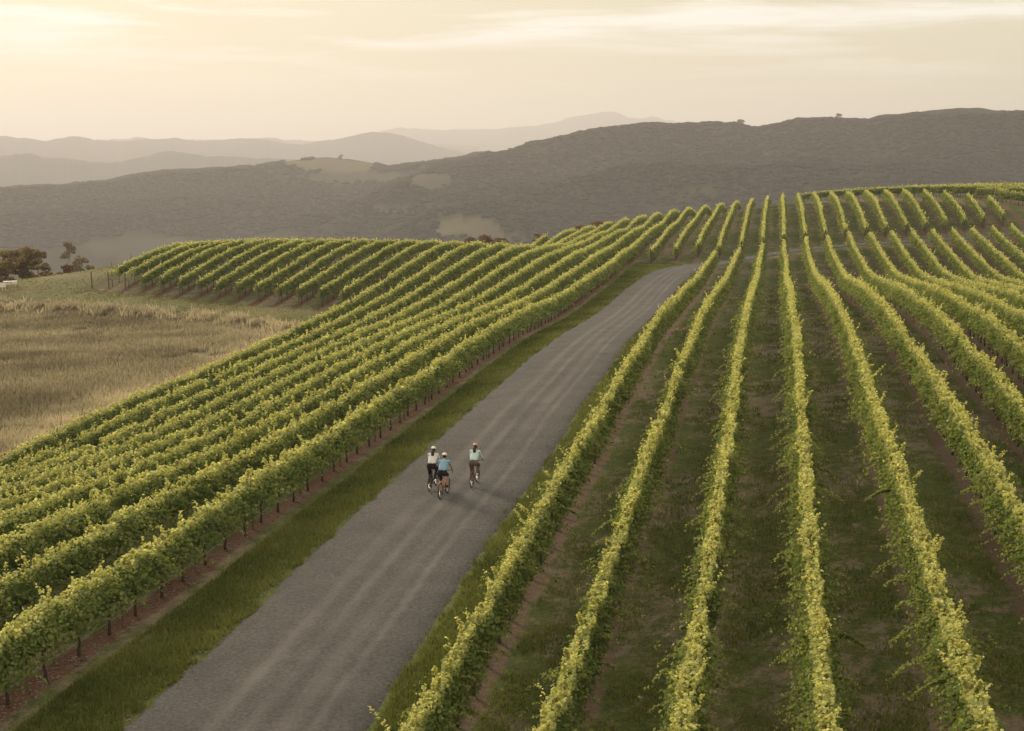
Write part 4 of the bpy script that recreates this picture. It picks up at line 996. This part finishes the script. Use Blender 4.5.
def rider(label, loc, rz, cx, drop, sex, top, bottoms, long_sleeve, long_legs, helmet, pony, shoe, group, headturn=0.0):
    t = thing('person', label, 'cyclist', loc, rz, group)
    sh = .185 if sex == 'm' else .165; hipw = .105 if sex == 'm' else .115
    hip = (0, -.20, 1.06); chest = (0, .03, 1.36); neck = (0, .09, 1.50); head = (0, .145, 1.645)
    hands = {s: ((s * .205, .50, 1.015) if drop else (s * .25, .41, 1.03)) for s in (-1, 1)}
    SHO = {s: (s * sh, .06, 1.44) for s in (-1, 1)}
    ELB = {s: (s * (sh + .07), .22, 1.20) for s in (-1, 1)}
    FT = {s: e for s, e in cx}
    HIP = {s: (s * hipw * .85, -.18, 1.00) for s in (-1, 1)}
    def knee(s):
        h = Vector(HIP[s]); a = Vector((s * .11, FT[s][1] - .07, FT[s][2] + .10)); L1, L2 = .44, .42; d = a - h; D = min(d.length, L1 + L2 - .005)
        x = (L1 * L1 - L2 * L2 + D * D) / (2 * D); hh = math.sqrt(max(0, L1 * L1 - x * x)); u = d.normalized(); f = Vector((0, 1, 0)); f = (f - u * f.dot(u)).normalized()
        return tuple(h + u * x + f * hh + Vector((s * .02, 0, 0))), tuple(a)
    KN = {s: knee(s) for s in (-1, 1)}
    # body: one fused surface from head to feet
    bm = bmesh.new()
    caps(bm, hip, chest, .125, .135); caps(bm, chest, (0, .06, 1.44), .13, .09)
    for s in (-1, 1): caps(bm, (s * .05, .04, 1.42), SHO[s], .075, .055); caps(bm, (s * .05, -.20, 1.03), (s * .09, -.21, 1.02), .12, .115)
    caps(bm, (0, .07, 1.44), (0, .12, 1.57), .052, .048)
    ell(bm, head, (.074, .094, .112)); ell(bm, (0, .175, 1.585), (.052, .062, .055))                # skull, jaw
    caps(bm, (0, .232, 1.645), (0, .252, 1.612), .010, .015, 8)                                     # nose
    caps(bm, (-.02, .233, 1.578), (.02, .233, 1.578), .008, .008, 8)                                # lips
    for s in (-1, 1):
        ell(bm, (s * .030, .222, 1.655), (.013, .010, .008)); ell(bm, (s * .076, .135, 1.635), (.010, .018, .030))   # eyes, ears
        caps(bm, SHO[s], ELB[s], .046, .036); w = lerp(ELB[s], hands[s], .93); caps(bm, ELB[s], w, .036, .024)
        hx, hy, hz = hands[s]; caps(bm, w, (hx, hy - .01, hz + .012), .024, .030)
        caps(bm, (hx - .030, hy + .01, hz + .018), (hx + .030, hy + .01, hz + .018), .020, .020)                     # palm
        for i in range(4):
            fx = hx + s * (-.030 + .020 * i); ln = (.026, .030, .028, .022)[i]
            caps(bm, (fx, hy + .015, hz + .022), (fx, hy + .02 + ln, hz + .010), .0085, .008, 8); caps(bm, (fx, hy + .02 + ln, hz + .010), (fx, hy + .02 + ln * .7, hz - .022), .008, .007, 8)
        caps(bm, (hx - s * .040, hy - .01, hz + .015), (hx - s * .044, hy + .020, hz - .016), .011, .008, 8)         # thumb under the bar
        k, a = KN[s]; caps(bm, HIP[s], k, .082, .052); m = lerp(k, a, .35); m = (m[0], m[1] - .018, m[2])
        caps(bm, k, m, .050, .053); caps(bm, m, a, .052, .034); caps(bm, a, (a[0], a[1] - .02, a[2] - .06), .034, .032); caps(bm, (a[0], a[1] - .02, a[2] - .06), (a[0], a[1] + .15, a[2] - .075), .032, .026)
    link('body', fuse('body', bm, 'skin', .0065, 2), t)
    bm = bmesh.new()                                                                                 # top
    caps(bm, (-.035, -.185, 1.13), chest, .135, .155); caps(bm, (.035, -.185, 1.13), chest, .135, .155); caps(bm, chest, (0, .055, 1.435), .146, .10)
    for s in (-1, 1):
        caps(bm, (s * .05, .04, 1.415), SHO[s], .090, .070); caps(bm, (s * .06, -.15, 1.14), (s * .10, .03, 1.34), .10, .095)
        if long_sleeve: caps(bm, SHO[s], ELB[s], .064, .050); caps(bm, ELB[s], lerp(ELB[s], hands[s], .86), .050, .034)
        else: caps(bm, SHO[s], lerp(SHO[s], ELB[s], .55), .064, .058)
    link('shirt', fuse('shirt', bm, top, .011, 3), t)
    bm = bmesh.new()
    for s in (-1, 1):
        k, a = KN[s]; caps(bm, (s * .05, -.205, 1.085), (s * .085, -.215, 1.01), .130, .135); caps(bm, (s * .0, -.19, 1.10), (s * .05, -.19, 1.02), .14, .13)
        if long_legs:
            caps(bm, HIP[s], k, .108, .078); caps(bm, k, lerp(k, a, .92), .078, .062)
        else: caps(bm, HIP[s], lerp(HIP[s], k, .72), .100, .074)
    link('trousers' if long_legs else 'shorts', fuse('trousers', bm, bottoms, .011, 3), t)
    bm = bmesh.new(); v = ell(bm, (head[0], head[1] - .012, head[2] + .012), (.082, .100, .112)); 
    for q in v:
        if q.co.y > head[1] + .035 and q.co.z < head[2] + .06: q.co.y = head[1] + .02
    if pony:
        caps(bm, (0, .05, 1.63), (0, -.005, 1.60), .045, .055); caps(bm, (0, -.005, 1.60), (.01, -.065, 1.47), .060, .070); caps(bm, (.01, -.065, 1.47), (.018, -.10, 1.33), .066, .022)
    link('hair', fuse('hair', bm, 'hair', .008, 2), t)
    bm = bmesh.new(); v = ell(bm, (head[0], head[1] - .005, head[2] + .035), (.100, .135, .105))
    bmesh.ops.delete(bm, geom=[q for q in bm.verts if q.co.z < head[2] + .022 - (q.co.y - head[1]) * .12], context='VERTS')
    for q in bm.verts:                                                                               # vent grooves
        a = abs(math.sin(q.co.x * 62)); k = 1 - .07 * (1 - a) * (1 if q.co.z > head[2] + .07 else 0); q.co.z = head[2] + (q.co.z - head[2]) * k
    bmesh.ops.solidify(bm, geom=bm.faces[:], thickness=.012)
    h = link('helmet', bm_mesh('helmet', bm, M[helmet], True), t)
    bm = bmesh.new()
    for s in (-1, 1): tube(bm, [(s * .088, .13, 1.67), (s * .072, .16, 1.58), (0, .18, 1.53)], .005, 5)
    link('strap', bm_mesh('strap', bm, M['black_plastic']), h)
    for s in (-1, 1):
        k, a = KN[s]; bm = bmesh.new(); caps(bm, (a[0], a[1] - .03, a[2] - .062), (a[0], a[1] + .16, a[2] - .075), .044, .036); caps(bm, (a[0], a[1] - .01, a[2] - .02), (a[0], a[1] - .01, a[2] - .06), .042, .042)
        link('shoe', fuse('shoe', bm, shoe, .009, 2), t)
    return t
GC = 'cyclists riding up the gravel road'
def rd_z(x, y):
    i = np.hypot(RLINE[:, 0] - x, RLINE[:, 1] - y).argmin(); a = np.hypot(RLINE[i, 0] - x, RLINE[i, 1] - y) / RHALF[i]
    return float(height(x, y)) + .045 + .05 * (1 - a * a) + 0.0
def ground_at(px, py):
    d = ray(px, py); P = _C + d * 50
    for i in range(80): P = P + d * ((P[2] - rd_z(P[0], P[1])) / -d[2]) * .8
    return P
def place(px, py, rz):
    P = ground_at(px, py); h = (-math.sin(rz), math.cos(rz)); x, y = P[0] + h[0] * .5, P[1] + h[1] * .5; return (x, y, rd_z(x, y) - .004)
for px, py, rz, bl, bmat, drop, crank, kw in (
    (430, 491.5, -.02, 'dark bicycle under the woman in white, leftmost of the three', 'frame_dark', False, 1.45, dict(label='woman in a white shirt, black leggings and white helmet riding at the left', sex='f', top='white_cloth', bottoms='black_cloth', long_sleeve=False, long_legs=True, helmet='helmet_white', pony=True, shoe='shoe_dark')),
    (440.5, 499, -.05, 'orange bicycle under the man in blue, nearest of the three', 'frame_orange', True, 0.5, dict(label='man in a sky blue jersey and black shorts riding nearest, in the middle', sex='m', top='blue_cloth', bottoms='black_cloth', long_sleeve=False, long_legs=False, helmet='helmet_white', pony=False, shoe='shoe_dark')),
    (472, 488, -.02, 'rusty red bicycle under the woman in pale blue, rightmost of the three', 'frame_rust', False, 1.3, dict(label='woman in a pale blue long sleeved top and coral helmet riding at the right', sex='f', top='pale_blue_cloth', bottoms='taupe_cloth', long_sleeve=True, long_legs=True, helmet='helmet_coral', pony=True, shoe='shoe_white'))):
    loc = place(px, py, rz); b, cx = bicycle(bl, bmat, drop, loc, rz, crank)
    rider(kw.pop('label'), loc, rz, cx, drop, kw.pop('sex'), group=GC, **kw)
